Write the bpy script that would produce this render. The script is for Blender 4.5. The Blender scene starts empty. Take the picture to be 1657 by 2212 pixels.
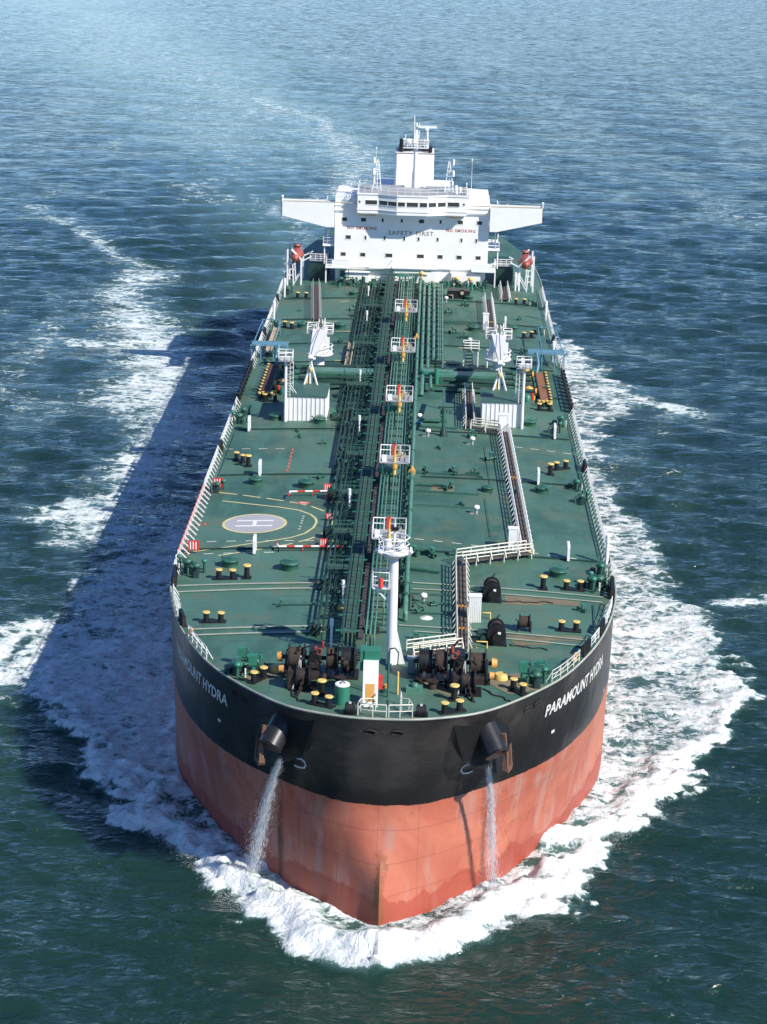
import bpy, math, random
import numpy as np
from mathutils import Vector, Matrix
random.seed(7); rng = np.random.default_rng(11)
C = bpy.context.scene.collection
R = math.radians
scene = bpy.context.scene

# ------------------------------------------------------------------ camera
cam_d = bpy.data.cameras.new('camera'); cam = bpy.data.objects.new('camera', cam_d); C.objects.link(cam)
yaw, pitch, roll = -0.0178, 0.2985, 0.0264
fw = Vector((math.sin(yaw)*math.cos(pitch), math.cos(yaw)*math.cos(pitch), -math.sin(pitch)))
rt = Vector((math.cos(yaw), -math.sin(yaw), 0)); up = rt.cross(fw)
r2 = rt*math.cos(roll) + up*math.sin(roll); u2 = up*math.cos(roll) - rt*math.sin(roll)
m = Matrix((r2, u2, -fw)).transposed().to_4x4(); m.translation = Vector((2.30, -156.56, 84.59))
cam.matrix_world = m
cam_d.sensor_fit = 'VERTICAL'; cam_d.sensor_height = 36; cam_d.sensor_width = 27
cam_d.lens = 4487.4/2212*36
cam_d.clip_start = 1; cam_d.clip_end = 60000
scene.camera = cam

# ------------------------------------------------------------------ light
SUN_EL, SUN_AZ = 39.5, 127.0            # degrees; azimuth clockwise from +Y
w = bpy.data.worlds.new('World'); scene.world = w; w.use_nodes = True
nt = w.node_tree; nt.nodes.clear()
sky = nt.nodes.new('ShaderNodeTexSky'); sky.sky_type = 'NISHITA'; sky.sun_disc = False
sky.sun_elevation = R(SUN_EL); sky.sun_rotation = R(SUN_AZ); sky.air_density = .58; sky.dust_density = 0.0; sky.ozone_density = 8.0
bg = nt.nodes.new('ShaderNodeBackground'); bg.inputs[1].default_value = 0.125
ow = nt.nodes.new('ShaderNodeOutputWorld'); nt.links.new(sky.outputs[0], bg.inputs[0]); nt.links.new(bg.outputs[0], ow.inputs[0])
sd = bpy.data.lights.new('sun', 'SUN'); sd.energy = 4.1; sd.angle = R(0.5); sd.color = (1, .95, .86)
so = bpy.data.objects.new('sun', sd); C.objects.link(so)
sv = Vector((math.sin(R(SUN_AZ))*math.cos(R(SUN_EL)), math.cos(R(SUN_AZ))*math.cos(R(SUN_EL)), math.sin(R(SUN_EL))))
so.rotation_euler = sv.to_track_quat('Z', 'Y').to_euler()
scene.view_settings.view_transform = 'Standard'; scene.view_settings.look = 'None'
scene.view_settings.exposure = 0.60; scene.view_settings.gamma = 1

# ------------------------------------------------------------------ materials
def nodes(name):
    mt = bpy.data.materials.new(name); mt.use_nodes = True
    t = mt.node_tree; t.nodes.clear()
    o = t.nodes.new('ShaderNodeOutputMaterial'); b = t.nodes.new('ShaderNodeBsdfPrincipled')
    t.links.new(b.outputs[0], o.inputs[0])
    return mt, t, b
def N(t, typ, **kw):
    n = t.nodes.new(typ)
    for k, v in kw.items():
        if k.startswith('i_'):
            key = k[2:]; n.inputs[int(key) if key.isdigit() else key].default_value = v
        else: setattr(n, k, v)
    return n
def noise(t, vec, scale, detail=4, rough=.55, dist=0):
    n = N(t, 'ShaderNodeTexNoise'); t.links.new(vec, n.inputs['Vector'])
    n.inputs['Scale'].default_value = scale; n.inputs['Detail'].default_value = detail
    n.inputs['Roughness'].default_value = rough; n.inputs['Distortion'].default_value = dist
    return n.outputs['Fac']
def ramp(t, fac, a, b, lo=0., hi=1.):
    n = N(t, 'ShaderNodeMapRange'); n.interpolation_type = 'SMOOTHSTEP'
    t.links.new(fac, n.inputs[0]); n.inputs[1].default_value = a; n.inputs[2].default_value = b
    n.inputs[3].default_value = lo; n.inputs[4].default_value = hi
    return n.outputs[0]
def mixc(t, fac, a, b):
    n = N(t, 'ShaderNodeMix', data_type='RGBA')
    for sock, v in ((n.inputs[0], fac), (n.inputs[6], a), (n.inputs[7], b)):
        if isinstance(v, bpy.types.NodeSocket): t.links.new(v, sock)
        elif isinstance(v, (int, float)): sock.default_value = v
        else: sock.default_value = (*v, 1)
    return n.outputs[2]
def math_(t, op, a, b=None, clamp=False):
    n = N(t, 'ShaderNodeMath', operation=op, use_clamp=clamp)
    for sock, v in ((n.inputs[0], a), (n.inputs[1], b)):
        if v is None: continue
        if isinstance(v, bpy.types.NodeSocket): t.links.new(v, sock)
        else: sock.default_value = v
    return n.outputs[0]
def scaled(t, sx, sy, sz, src=None):
    if src is None:
        src = N(t, 'ShaderNodeTexCoord').outputs['Object']
    mp = N(t, 'ShaderNodeMapping'); t.links.new(src, mp.inputs[0]); mp.inputs['Scale'].default_value = (sx, sy, sz)
    return mp.outputs[0]
def paint(name, col, rough=.5, wear=.25, dirt=(.12, .07, .04), dirt_amt=.25, scale=1.2, streak=False, metal=0):
    """painted steel: tone variation, grime and (optionally) rust streaks running down"""
    mt, t, b = nodes(name)
    co = N(t, 'ShaderNodeTexCoord').outputs['Object']
    v = noise(t, co, scale*.6, 5, .6)
    c = mixc(t, ramp(t, v, .3, .7), tuple(x*(1-wear) for x in col), tuple(min(1, x*(1+wear*.5)) for x in col))
    g = noise(t, scaled(t, 3, 3, .5, co) if streak else co, scale*1.7, 8, .7)
    c = mixc(t, ramp(t, g, .60-.06*dirt_amt, .78, 0, dirt_amt*2 if dirt_amt < .5 else 1), c, dirt)
    t.links.new(c, b.inputs['Base Color'])
    b.inputs['Roughness'].default_value = rough; b.inputs['Metallic'].default_value = metal
    return mt

M = {}
M['white'] = paint('white_paint', (.80, .79, .76), .45, .06, (.35, .22, .12), .12, 1.0, True)
M['cream'] = paint('cream_paint', (.70, .68, .58), .5, .1, (.35, .2, .1), .3, 2.0)
M['grey'] = paint('grey_paint', (.35, .36, .36), .5, .12); M['roofgrey'] = M['grey']
M['green'] = paint('green_paint', (.036, .125, .088), .45, .22, (.10, .07, .04), .2, 1.5)
M['pipe'] = paint('pipe_green_paint', (.085, .215, .160), .38, .2, (.14, .10, .06), .25, 2.2)
M['bright'] = paint('bright_green_paint', (.035, .20, .13), .42, .15, (.1, .07, .04), .15, 1.5)
M['dkgreen'] = paint('dark_green_paint', (.016, .050, .042), .5, .3, (.06, .04, .03), .3, 2)
M['roofgreen'] = paint('roof_green_paint', (.05, .12, .09), .55, .2)
M['black'] = paint('black_paint', (.012, .012, .013), .45, .3, (.09, .045, .025), .35, 2.5)
M['rust'] = paint('rusty_steel', (.034, .021, .017), .75, .5, (.02, .015, .013), .5, 3)
M['anchor'] = paint('rusty_anchor', (.17, .085, .055), .7, .35, (.10, .05, .03), .4, 2)
M['hoseblack'] = paint('satin_black_steel', (.020, .020, .023), .38, .3, (.08, .05, .03), .3, 1.5)
M['rope'] = paint('old_rope', (.05, .040, .033), .9, .4, (.05, .04, .03), .4, 6)
M['yellow'] = paint('yellow_paint', (.72, .50, .15), .5, .12, (.25, .13, .04), .25, 4)
M['orange'] = paint('orange_paint', (.66, .33, .08), .45, .1, (.2, .1, .04), .15, 3)
M['red'] = paint('red_paint', (.60, .045, .03), .45, .12, (.2, .1, .05), .15, 3)
M['boat'] = paint('orange_red_grp', (.36, .085, .06), .4, .15, (.2, .08, .04), .2, 1)
M['blue'] = paint('light_blue_paint', (.12, .27, .36), .5, .15, (.2, .12, .06), .3, 2)
M['walk'] = paint('brown_grating', (.105, .085, .075), .85, .25, (.05, .04, .035), .4, 4)
M['catwalk'] = paint('green_grating', (.040, .092, .072), .8, .3, (.06, .045, .03), .4, 4)
M['tan'] = paint('tan_aluminium', (.46, .38, .27), .6, .15, (.2, .14, .08), .3, 3)
M['lilac'] = paint('pale_helipad_paint', (.40, .395, .41), .6, .06, (.25, .25, .25), .2, .7)
M['lineyel'] = paint('line_yellow', (.62, .55, .28), .65, .15, (.12, .17, .12), .5, 2.5)
M['linewht'] = paint('line_white', (.62, .64, .56), .65, .15, (.10, .16, .12), .5, 2.5)
M['linered'] = paint('line_red', (.62, .13, .09), .65, .15, (.12, .15, .12), .4, 2.5)
M['strip'] = paint('deck_strip_paint', (.36, .38, .32), .65, .2, (.10, .14, .10), .5, 1.3)
def glass():
    mt, t, b = nodes('window_glass'); b.inputs['Base Color'].default_value = (.05, .055, .052, 1)
    b.inputs['Roughness'].default_value = .08; return mt
M['glass'] = glass()

def hull_mat():
    mt, t, b = nodes('hull_paint')
    co = N(t, 'ShaderNodeTexCoord').outputs['Object']
    sep = N(t, 'ShaderNodeSeparateXYZ'); t.links.new(co, sep.inputs[0])
    z = sep.outputs[2]
    # red antifouling
    n1 = noise(t, co, .11, 5, .6, .6); n2 = noise(t, scaled(t, .5, .5, .10, co), 1.0, 7, .65)
    n3 = noise(t, scaled(t, 1.6, 1.6, .16, co), .8, 8, .7)
    red = mixc(t, ramp(t, n1, .35, .68), (.42, .110, .065), (.57, .190, .112))
    red = mixc(t, ramp(t, n2, .48, .64, 0, .75), red, (.44, .23, .18))
    red = mixc(t, ramp(t, noise(t, co, .32, 8, .72, .5), .55, .66, 0, .55), red, (.33, .075, .045))
    red = mixc(t, ramp(t, noise(t, scaled(t, .35, .35, .2, co), .9, 6, .7), .57, .70, 0, .5), red, (.50, .30, .27))
    red = mixc(t, ramp(t, n3, .62, .80, 0, .75), red, (.20, .05, .03))
    # freshly wetted / darker boot band near the waterline with an uneven edge
    zz = math_(t, 'SUBTRACT', z, math_(t, 'MULTIPLY', noise(t, scaled(t, .16, .16, .0, co), 1, 6, .65), 6.0))
    red = mixc(t, ramp(t, zz, -.35, -.6, 0, .75), red, (.36, .060, .036))
    # block seams: welded plate strakes as faint darker lines
    wv = N(t, 'ShaderNodeTexWave', wave_type='BANDS', bands_direction='Z'); t.links.new(co, wv.inputs[0]); wv.inputs['Scale'].default_value = .115
    wv.inputs['Distortion'].default_value = .25
    red = mixc(t, ramp(t, wv.outputs['Fac'], .006, .0, 0, .35), red, (.18, .05, .035))
    fr = math_(t, 'ABSOLUTE', math_(t, 'SUBTRACT', math_(t, 'FRACT', math_(t, 'DIVIDE', math_(t, 'ADD', sep.outputs[0], 100.6), 3.4)), .5))
    red = mixc(t, math_(t, 'MULTIPLY', ramp(t, fr, .016, .0), ramp(t, n3, .35, .6, .1, .55)), red, (.20, .06, .04))
    dxa = math_(t, 'ABSOLUTE', math_(t, 'SUBTRACT', math_(t, 'ABSOLUTE', math_(t, 'ADD', sep.outputs[0], math_(t, 'MULTIPLY', math_(t, 'SUBTRACT', n3, .5), .9))), 8.75))
    red = mixc(t, math_(t, 'MULTIPLY', ramp(t, dxa, .38, .05), ramp(t, n2, .35, .6, .25, .9)), red, (.12, .045, .03))
    # rusty, flaked nose along the stem
    ax = math_(t, 'ABSOLUTE', math_(t, 'ADD', sep.outputs[0], math_(t, 'MULTIPLY', math_(t, 'SUBTRACT', noise(t, co, .9, 6, .7), .5), 2.4)))
    stem = math_(t, 'MULTIPLY', ramp(t, ax, .55, .25), ramp(t, z, 7.0, 5.6))
    red = mixc(t, math_(t, 'MULTIPLY', stem, .8), red, (.25, .085, .030))
    blk = mixc(t, ramp(t, n2, .5, .75), (.014, .013, .014), (.034, .030, .029))
    blk = mixc(t, ramp(t, n3, .62, .8, 0, .6), blk, (.075, .035, .025))
    blk = mixc(t, math_(t, 'MULTIPLY', ramp(t, n1, .40, .62), ramp(t, z, 13.0, 16.5, .0, .9)), blk, (.060, .044, .040))  # paler brown high on the flare: reflection of the foam put into the colour
    edge = math_(t, 'ADD', z, math_(t, 'MULTIPLY', math_(t, 'SUBTRACT', noise(t, co, 1.4, 6, .7), .5), .35))
    c = mixc(t, ramp(t, edge, 10.33, 10.40), red, blk)
    t.links.new(c, b.inputs['Base Color'])
    t.links.new(ramp(t, z, 10.2, 10.5, .55, .32), b.inputs['Roughness'])
    bp = N(t, 'ShaderNodeBump'); bp.inputs['Strength'].default_value = .35; bp.inputs['Distance'].default_value = .25
    t.links.new(noise(t, co, .45, 3, .5), bp.inputs['Height']); t.links.new(bp.outputs[0], b.inputs['Normal'])
    return mt
M['hull'] = hull_mat()

def deck_mat():
    mt, t, b = nodes('deck_paint')
    co = N(t, 'ShaderNodeTexCoord').outputs['Object']
    n1 = noise(t, co, .05, 6, .6, .5); n2 = noise(t, scaled(t, 1, .25, 1, co), .5, 7, .65); n3 = noise(t, co, 1.3, 8, .75); n4 = noise(t, co, .16, 4, .6)
    c = mixc(t, ramp(t, n1, .40, .60), (.036, .104, .074), (.078, .166, .120))
    c = mixc(t, ramp(t, n2, .46, .66, 0, .7), c, (.070, .172, .134))
    c = mixc(t, ramp(t, noise(t, scaled(t, .22, 1.6, 1, co), .35, 7, .7), .55, .72, 0, .65), c, (.030, .088, .064))
    c = mixc(t, ramp(t, n4, .50, .64, 0, .55), c, (.120, .150, .092))
    c = mixc(t, ramp(t, noise(t, co, .42, 8, .75, .8), .58, .70, 0, .6), c, (.115, .100, .062))
    c = mixc(t, ramp(t, noise(t, scaled(t, 1.5, .5, 1, co), .8, 7, .7), .62, .72, 0, .5), c, (.028, .070, .055))
    c = mixc(t, ramp(t, n3, .60, .72, 0, .7), c, (.13, .095, .055))
    n5 = noise(t, co, 2.6, 5, .7)
    c = mixc(t, ramp(t, n5, .70, .78, 0, .5), c, (.26, .34, .29))
    sep = N(t, 'ShaderNodeSeparateXYZ'); t.links.new(co, sep.inputs[0])
    for ax, per, off in ((0, 3.7, 0.), (1, 13.8, 2.2)):     # plate seams
        f = math_(t, 'FRACT', math_(t, 'DIVIDE', math_(t, 'ADD', sep.outputs[ax], 500+off), per))
        d = math_(t, 'ABSOLUTE', math_(t, 'SUBTRACT', f, .5))
        c = mixc(t, ramp(t, d, .045/per, .02/per, 0, .30), c, (.03, .075, .06))
    t.links.new(c, b.inputs['Base Color']); b.inputs['Roughness'].default_value = .55
    return mt
M['deck'] = deck_mat()

# ------------------------------------------------------------------ mesh builder
def basis(d):
    d = Vector(d).normalized(); a = Vector((0, 0, 1)) if abs(d.z) < .95 else Vector((1, 0, 0))
    u = d.cross(a).normalized(); return u, d.cross(u).normalized()
class MB:
    def __init__(s): s.v = []; s.f = []; s.m = []; s.sm = []; s.mats = []
    def mi(s, m):
        if m not in s.mats: s.mats.append(m)
        return s.mats.index(m)
    def add(s, vs, fs, mat, smooth=False):
        o = len(s.v); k = s.mi(mat); s.v += [tuple(p) for p in vs]
        for f in fs: s.f.append(tuple(i+o for i in f)); s.m.append(k); s.sm.append(smooth)
        return s
    def box(s, x0, x1, y0, y1, z0, z1, mat):
        vs = [(x, y, z) for z in (z0, z1) for y in (y0, y1) for x in (x0, x1)]
        return s.add(vs, [(0, 2, 3, 1), (4, 5, 7, 6), (0, 1, 5, 4), (2, 6, 7, 3), (0, 4, 6, 2), (1, 3, 7, 5)], mat)
    def cb(s, x, y, z, sx, sy, sz, mat): return s.box(x-sx/2, x+sx/2, y-sy/2, y+sy/2, z, z+sz, mat)
    def cyl(s, a, b, r0, mat, r1=None, n=10, caps=True):
        r1 = r0 if r1 is None else r1; a = Vector(a); b = Vector(b); u, v = basis(b-a); vs = []
        for p, r in ((a, r0), (b, r1)):
            for i in range(n):
                t = 2*math.pi*i/n; vs.append(p+u*r*math.cos(t)+v*r*math.sin(t))
        s.add(vs, [(i, i+n, (i+1) % n+n, (i+1) % n) for i in range(n)], mat, n > 6)
        if caps: s.add(vs[:n], [tuple(range(n))], mat); s.add(vs[n:], [tuple(reversed(range(n)))], mat)
        return s
    def tube(s, pts, r, mat, n=8):
        pts = [Vector(p) for p in pts]; vs = []
        for i, p in enumerate(pts):
            d = (pts[min(i+1, len(pts)-1)]-pts[max(i-1, 0)]); u, v = basis(d)
            for k in range(n):
                t = 2*math.pi*k/n; vs.append(p+u*r*math.cos(t)+v*r*math.sin(t))
        fs = [(i*n+k, (i+1)*n+k, (i+1)*n+(k+1) % n, i*n+(k+1) % n) for i in range(len(pts)-1) for k in range(n)]
        s.add(vs, fs, mat, True); s.add(vs[:n], [tuple(range(n))], mat); s.add(vs[-n:], [tuple(reversed(range(n)))], mat)
        return s
    def bar(s, a, b, w, mat, h=None): # square bar
        h = h or w; a = Vector(a); b = Vector(b); u, v = basis(b-a); vs = []
        for p in (a, b):
            for i, j in ((-1, -1), (1, -1), (1, 1), (-1, 1)): vs.append(p+u*i*w/2+v*j*h/2)
        return s.add(vs, [(0, 4, 5, 1), (1, 5, 6, 2), (2, 6, 7, 3), (3, 7, 4, 0), (0, 1, 2, 3), (7, 6, 5, 4)], mat)
    def lathe(s, c, prof, mat, n=16, axis=(0, 0, 1)):
        c = Vector(c); ax = Vector(axis).normalized(); u, v = basis(ax); vs = []
        for r, h in prof:
            for i in range(n):
                t = 2*math.pi*i/n; vs.append(c+ax*h+u*r*math.cos(t)+v*r*math.sin(t))
        k = len(prof)
        fs = [(j*n+i, (j+1)*n+i, (j+1)*n+(i+1) % n, j*n+(i+1) % n) for j in range(k-1) for i in range(n)]
        s.add(vs, fs, mat, n > 8); s.add(vs[:n], [tuple(range(n))], mat); s.add(vs[-n:], [tuple(reversed(range(n)))], mat)
        return s
    def prism(s, pts2, lo, hi, mat, plane='xy'):
        n = len(pts2)
        mk = {'xy': lambda p, h: (p[0], p[1], h), 'xz': lambda p, h: (p[0], h, p[1]), 'yz': lambda p, h: (h, p[0], p[1])}[plane]
        vs = [mk(p, lo) for p in pts2]+[mk(p, hi) for p in pts2]
        return s.add(vs, [tuple(reversed(range(n))), tuple(range(n, 2*n))]+[(i, (i+1) % n, (i+1) % n+n, i+n) for i in range(n)], mat)
    def rail(s, pts, mat, h=1.1, step=1.6, bars=3, r=.035, post=None, closed=False):
        """guard rail along a base polyline (points on the deck)"""
        pts = [Vector(p) for p in pts]
        if closed: pts.append(pts[0])
        for k in range(bars):
            hh = h*(k+1)/bars
            s.tube([p+Vector((0, 0, hh)) for p in pts], r if k < bars-1 else r*1.25, mat, 5)
        for a, b in zip(pts, pts[1:]):
            L = (b-a).length; n = max(1, round(L/step))
            for i in range(n):
                p = a.lerp(b, i/n); s.bar(p, p+Vector((0, 0, h)), post or r*2, mat)
        s.bar(pts[-1], pts[-1]+Vector((0, 0, h)), post or r*2, mat)
        return s
    def build(s, name, parent=None, loc=None, rotz=0):
        me = bpy.data.meshes.new(name); me.from_pydata(s.v, [], s.f); me.update()
        for mm in s.mats: me.materials.append(M[mm] if isinstance(mm, str) else mm)
        me.polygons.foreach_set('material_index', s.m); me.polygons.foreach_set('use_smooth', s.sm)
        o = bpy.data.objects.new(name, me); C.objects.link(o)
        if parent: o.parent = parent
        if loc: o.location = loc
        if rotz: o.rotation_euler.z = rotz
        return o
def tag(o, label=None, cat=None, group=None, kind=None):
    for k, v in (('label', label), ('category', cat), ('group', group), ('kind', kind)):
        if v: o[k] = v
    return o
def thing(name, loc, label, cat, group=None):
    o = bpy.data.objects.new(name, None); C.objects.link(o); o.location = loc
    return tag(o, label, cat, group)
def copy_tree(o, parent, loc=None, rotz=None, flip=False):
    c = o.copy(); C.objects.link(c); c.parent = parent
    if loc is not None: c.location = loc
    if rotz is not None: c.rotation_euler.z = rotz
    if flip: c.scale.x = -1
    for ch in o.children: copy_tree(ch, c)
    return c

# ------------------------------------------------------------------ hull form
def deckz(x, y):
    e = 18+.7*(1-(x/22)**2)
    if y < 30: e += .8*((30-y)/30)**2
    return e
def cspline(xk, yk, x, clamp0=False):
    xk = np.array(xk, float); yk = np.array(yk, float); n = len(xk); h = np.diff(xk)
    A = np.zeros((n, n)); rhs = np.zeros(n)
    for i in range(1, n-1):
        A[i, i-1] = h[i-1]; A[i, i] = 2*(h[i-1]+h[i]); A[i, i+1] = h[i]
        rhs[i] = 6*((yk[i+1]-yk[i])/h[i]-(yk[i]-yk[i-1])/h[i-1])
    if clamp0: A[0, 0] = 2*h[0]; A[0, 1] = h[0]; rhs[0] = 6*(yk[1]-yk[0])/h[0]
    else: A[0, 0] = 1
    A[-1, -1] = 1; mm = np.linalg.solve(A, rhs)
    x = np.asarray(x, float); i = np.clip(np.searchsorted(xk, x)-1, 0, n-2); d = x-xk[i]
    return yk[i]+d*((yk[i+1]-yk[i])/h[i]-h[i]*(2*mm[i]+mm[i+1])/6)+mm[i]*d*d/2+(mm[i+1]-mm[i])*d**3/(6*h[i])
KX = [0, 1.5, 3, 5, 7, 10, 13, 15, 17, 19, 20.6, 21.6, 22, 22]
KD = [-2.1, -2.05, -1.8, -1.1, -.1, 2.8, 7.0, 10.4, 15.0, 20.8, 27.4, 34., 41, 50]
K10 = [1.6, 1.7, 2.0, 3.1, 4.6, 7.2, 10.4, 13.2, 16.9, 22.0, 28.6, 35.5, 43, 52]
K5 = [-.6, .72, 1.75, 3.1, 4.9, 8.2, 12.3, 15.8, 19.9, 25.1, 30.4, 37.4, 44.5, 53.5]
K7 = [.95, 1.12, 1.85, 3.1, 4.7, 7.8, 11.6, 14.8, 18.8, 24, 29.7, 36.8, 44, 53]
K0 = [-.5, .42, 1.35, 3.0, 5.0, 8.6, 13.1, 16.9, 21.1, 25.9, 31, 38., 45, 54]
tk = np.concatenate([[0], np.cumsum(np.hypot(np.diff(KX), np.diff(KD)))]); tk /= tk[-1]
NT = 110; ts = np.linspace(0, 1, NT)**1.15
hx = np.clip(cspline(tk, KX, ts), 0, 22); hx[-6:] = np.maximum.accumulate(hx[-6:])
hd = cspline(tk, KD, ts, True); h10 = cspline(tk, K10, ts, True); h5 = cspline(tk, K5, ts); h7 = cspline(tk, K7, ts, True); h0 = cspline(tk, K0, ts)
NZ = 44
ZB = -4.0
cols = []                                             # columns of (x, [y], [z]) from stem to stern
for i in range(NT):
    zt = deckz(hx[i], hd[i])
    zk = [ZB, 0, 3.5, 6.8, 10, 15, zt]; y15 = h10[i]+(hd[i]-h10[i])*.40
    zz = ZB+(zt-ZB)*np.linspace(0, 1, NZ)
    yy = cspline(zk, [h0[i]+.6, h0[i], h5[i], h7[i], h10[i], y15, hd[i]], zz)
    cols.append((np.full(NZ, hx[i]), yy, zz))
for y in list(np.linspace(58, 205, 22))+[214, 222, 230, 237, 241]:
    a = max(0, (y-205)/36); xx = 22-5.5*a**1.6
    zt = deckz(22, y); zz = ZB+(zt-ZB)*np.linspace(0, 1, NZ)
    narrow = np.clip((8-zz)/12, 0, 1)*a*9
    cols.append((np.full(NZ, xx)-narrow, np.full(NZ, float(y)), zz))
CX = np.array([c[0] for c in cols]); CY = np.array([c[1] for c in cols]); CZ = np.array([c[2] for c in cols])
# arc length along the hull at z = 15 for the lettering
yi15 = np.array([np.interp(15, CZ[i], CY[i]) for i in range(len(cols))])
s15 = np.concatenate([[0], np.cumsum(np.hypot(np.diff(CX[:, -1]), np.diff(yi15)))])
def hull_pt(s, z, side=1, off=0.0):
    """point on the hull surface at bow arc length s (metres at z=15), height z"""
    def P(ss, z):
        f = np.interp(ss, s15, np.arange(len(s15))); i = int(min(f, len(s15)-2)); a = f-i
        x = [np.interp(z, CZ[k], CX[k]) for k in (i, i+1)]; y = [np.interp(z, CZ[k], CY[k]) for k in (i, i+1)]
        return Vector((x[0]*(1-a)+x[1]*a, y[0]*(1-a)+y[1]*a, z))
    p = P(s, z); du = P(s+.2, z)-P(max(s-.2, 0), z); dv = P(s, z+.2)-P(s, z-.2)
    n = du.cross(dv).normalized()
    if n.y > 0 and n.x < .2 or n.x < 0: n = -n
    p = p+n*off; return Vector((p.x*side, p.y, p.z)), Vector((n.x*side, n.y, n.z))
def s_of_x(x): return float(np.interp(x, CX[:NT, -1], s15[:NT]))

ship = thing('oil_tanker', (0, 100, 0), 'huge oil tanker with black and red hull, green deck and white bridge house', 'ship')
ROOT = bpy.data.objects['oil_tanker']
ship.location = (0, 0, 0)
nc = len(cols)
hb = MB(); vs = []
for sgn in (1, -1):
    for i in range(nc):
        for j in range(NZ): vs.append((sgn*CX[i, j], CY[i, j], CZ[i, j]))
fs = []
for i in range(nc-1):
    for j in range(NZ-1):
        a = i*NZ+j; fs.append((a, a+NZ, a+NZ+1, a+1)); o = nc*NZ; fs.append((o+a, o+a+1, o+a+NZ+1, o+a+NZ))
last = (nc-1)*NZ
for j in range(NZ-1): fs.append((last+j, nc*NZ+last+j, nc*NZ+last+j+1, last+j+1))
# weld the two sides on the stem above the sharp nose
fs = [tuple((k-nc*NZ if nc*NZ <= k < nc*NZ+NZ and CZ[0, k-nc*NZ] > 5.6 else k) for k in f) for f in fs]
hb.add(vs, fs, 'hull', True)
hull = hb.build('hull', ship)

# deck plating
db = MB(); nx = 24; vs = []; fs = []
dc = [(CX[i, -1], CY[i, -1]) for i in range(nc)]
dc2 = [dc[0]]
for a, b in zip(dc, dc[1:]):
    k = max(1, int((b[1]-a[1])/4))
    for q in range(1, k+1): dc2.append((a[0]+(b[0]-a[0])*q/k, a[1]+(b[1]-a[1])*q/k))
for X, Y in dc2:
    for k in range(nx+1):
        x = -X+2*X*k/nx; vs.append((x, Y, deckz(x, Y)-.012))
for i in range(len(dc2)-1):
    for k in range(nx):
        a = i*(nx+1)+k; fs.append((a, a+1, a+nx+2, a+nx+1))
db.add(vs, fs, 'deck', True)
deck = db.build('deck', ship)

# ------------------------------------------------------------------ sea
def seg_d(px, py, poly):
    """distance to a polyline and the parameter (0..1) of the nearest point"""
    d = np.full(px.shape, 1e9); tt = np.zeros(px.shape); n = len(poly)-1
    for k in range(n):
        ax, ay = poly[k]; bx, by = poly[k+1]; vx, vy = bx-ax, by-ay; L = vx*vx+vy*vy+1e-9
        t = np.clip(((px-ax)*vx+(py-ay)*vy)/L, 0, 1); q = np.hypot(px-ax-t*vx, py-ay-t*vy)
        mlt = q < d; d = np.where(mlt, q, d); tt = np.where(mlt, (k+t)/n, tt)
    return d, tt
def inside(px, py, poly):
    c = np.zeros(px.shape, bool); n = len(poly)
    for i in range(n):
        x1, y1 = poly[i]; x2, y2 = poly[(i+1) % n]
        if y1 == y2: continue
        c ^= ((y1 > py) != (y2 > py)) & (px < (x2-x1)*(py-y1)/(y2-y1)+x1)
    return c
def vnoise(x, y, seed=0):
    xi = np.floor(x).astype(np.int64); yi = np.floor(y).astype(np.int64); fx = x-xi; fy = y-yi
    fx = fx*fx*(3-2*fx); fy = fy*fy*(3-2*fy)
    def h(a, b):
        v = (a*374761393+b*668265263+seed*974711) & 0xffffffff; v = ((v ^ (v >> 13))*1274126177) & 0xffffffff
        return ((v ^ (v >> 16)) & 0xffff)/65535.
    return (h(xi, yi)*(1-fx)+h(xi+1, yi)*fx)*(1-fy)+(h(xi, yi+1)*(1-fx)+h(xi+1, yi+1)*fx)*fy
def fbm(x, y, o=4, seed=0):
    r = 0; a = .5
    for k in range(o): r = r+a*vnoise(x, y, seed+k); x = x*2.03+17; y = y*2.03+5; a *= .5
    return r/(1-.5**o)
def sst(e0, e1, x): t = np.clip((x-e0)/(e1-e0), 0, 1); return t*t*(3-2*t)
def axis(segs, lo, hi, g):
    v = [segs[0][0]]
    for a, b, s in segs: v += list(np.arange(a+s, b+1e-6, s))
    s = segs[-1][2]
    while v[-1] < hi: s *= g; v.append(v[-1]+s)
    s = segs[0][2]; pre = []; q = v[0]
    while q > lo: s *= g; q -= s; pre.append(q)
    return np.array(pre[::-1]+v)
gx = axis([(-110, -50, .8), (-50, 46, .30), (46, 90, .8)], -22000, 22000, 1.09)
gy = axis([(-26, 70, .30), (70, 150, .55), (150, 320, 1.1)], -6000, 30000, 1.022)
X, Y = np.meshgrid(gx, gy); sx_ = np.gradient(gx)[None, :]; sy_ = np.gradient(gy)[:, None]; sp = np.maximum(sx_, sy_)+0*X

hullX = np.interp(Y, h0, hx); hullX = np.where(Y < h0[0], 0, hullX); hullX = np.where(Y > 205, 22-5.5*np.clip((Y-205)/36, 0, 1), hullX)
outL = [(2, -7), (-1.5, -7.4), (-4, -7), (-8, -4), (-9, 0), (-12, 1), (-15, 5), (-16, 8), (-19, 12), (-21, 15), (-25, 17), (-26, 25), (-30, 29), (-33, 34), (-37, 43), (-40, 48), (-42, 53), (-43, 60), (-41, 65), (-42, 79), (-40, 86), (-39, 92), (-39, 103), (-38.5, 118)]
outR = [(2, -7), (6, -5), (9, -2), (13, 2), (18, 7), (19, 13), (24, 20), (27, 26), (32, 32), (33, 37), (37, 42), (40, 50), (40, 56), (40, 71), (40, 80), (36, 87), (35, 99), (37, 103), (33, 126), (32, 148), (33, 167), (43, 184), (38, 205), (32, 235), (27, 262)]
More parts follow.
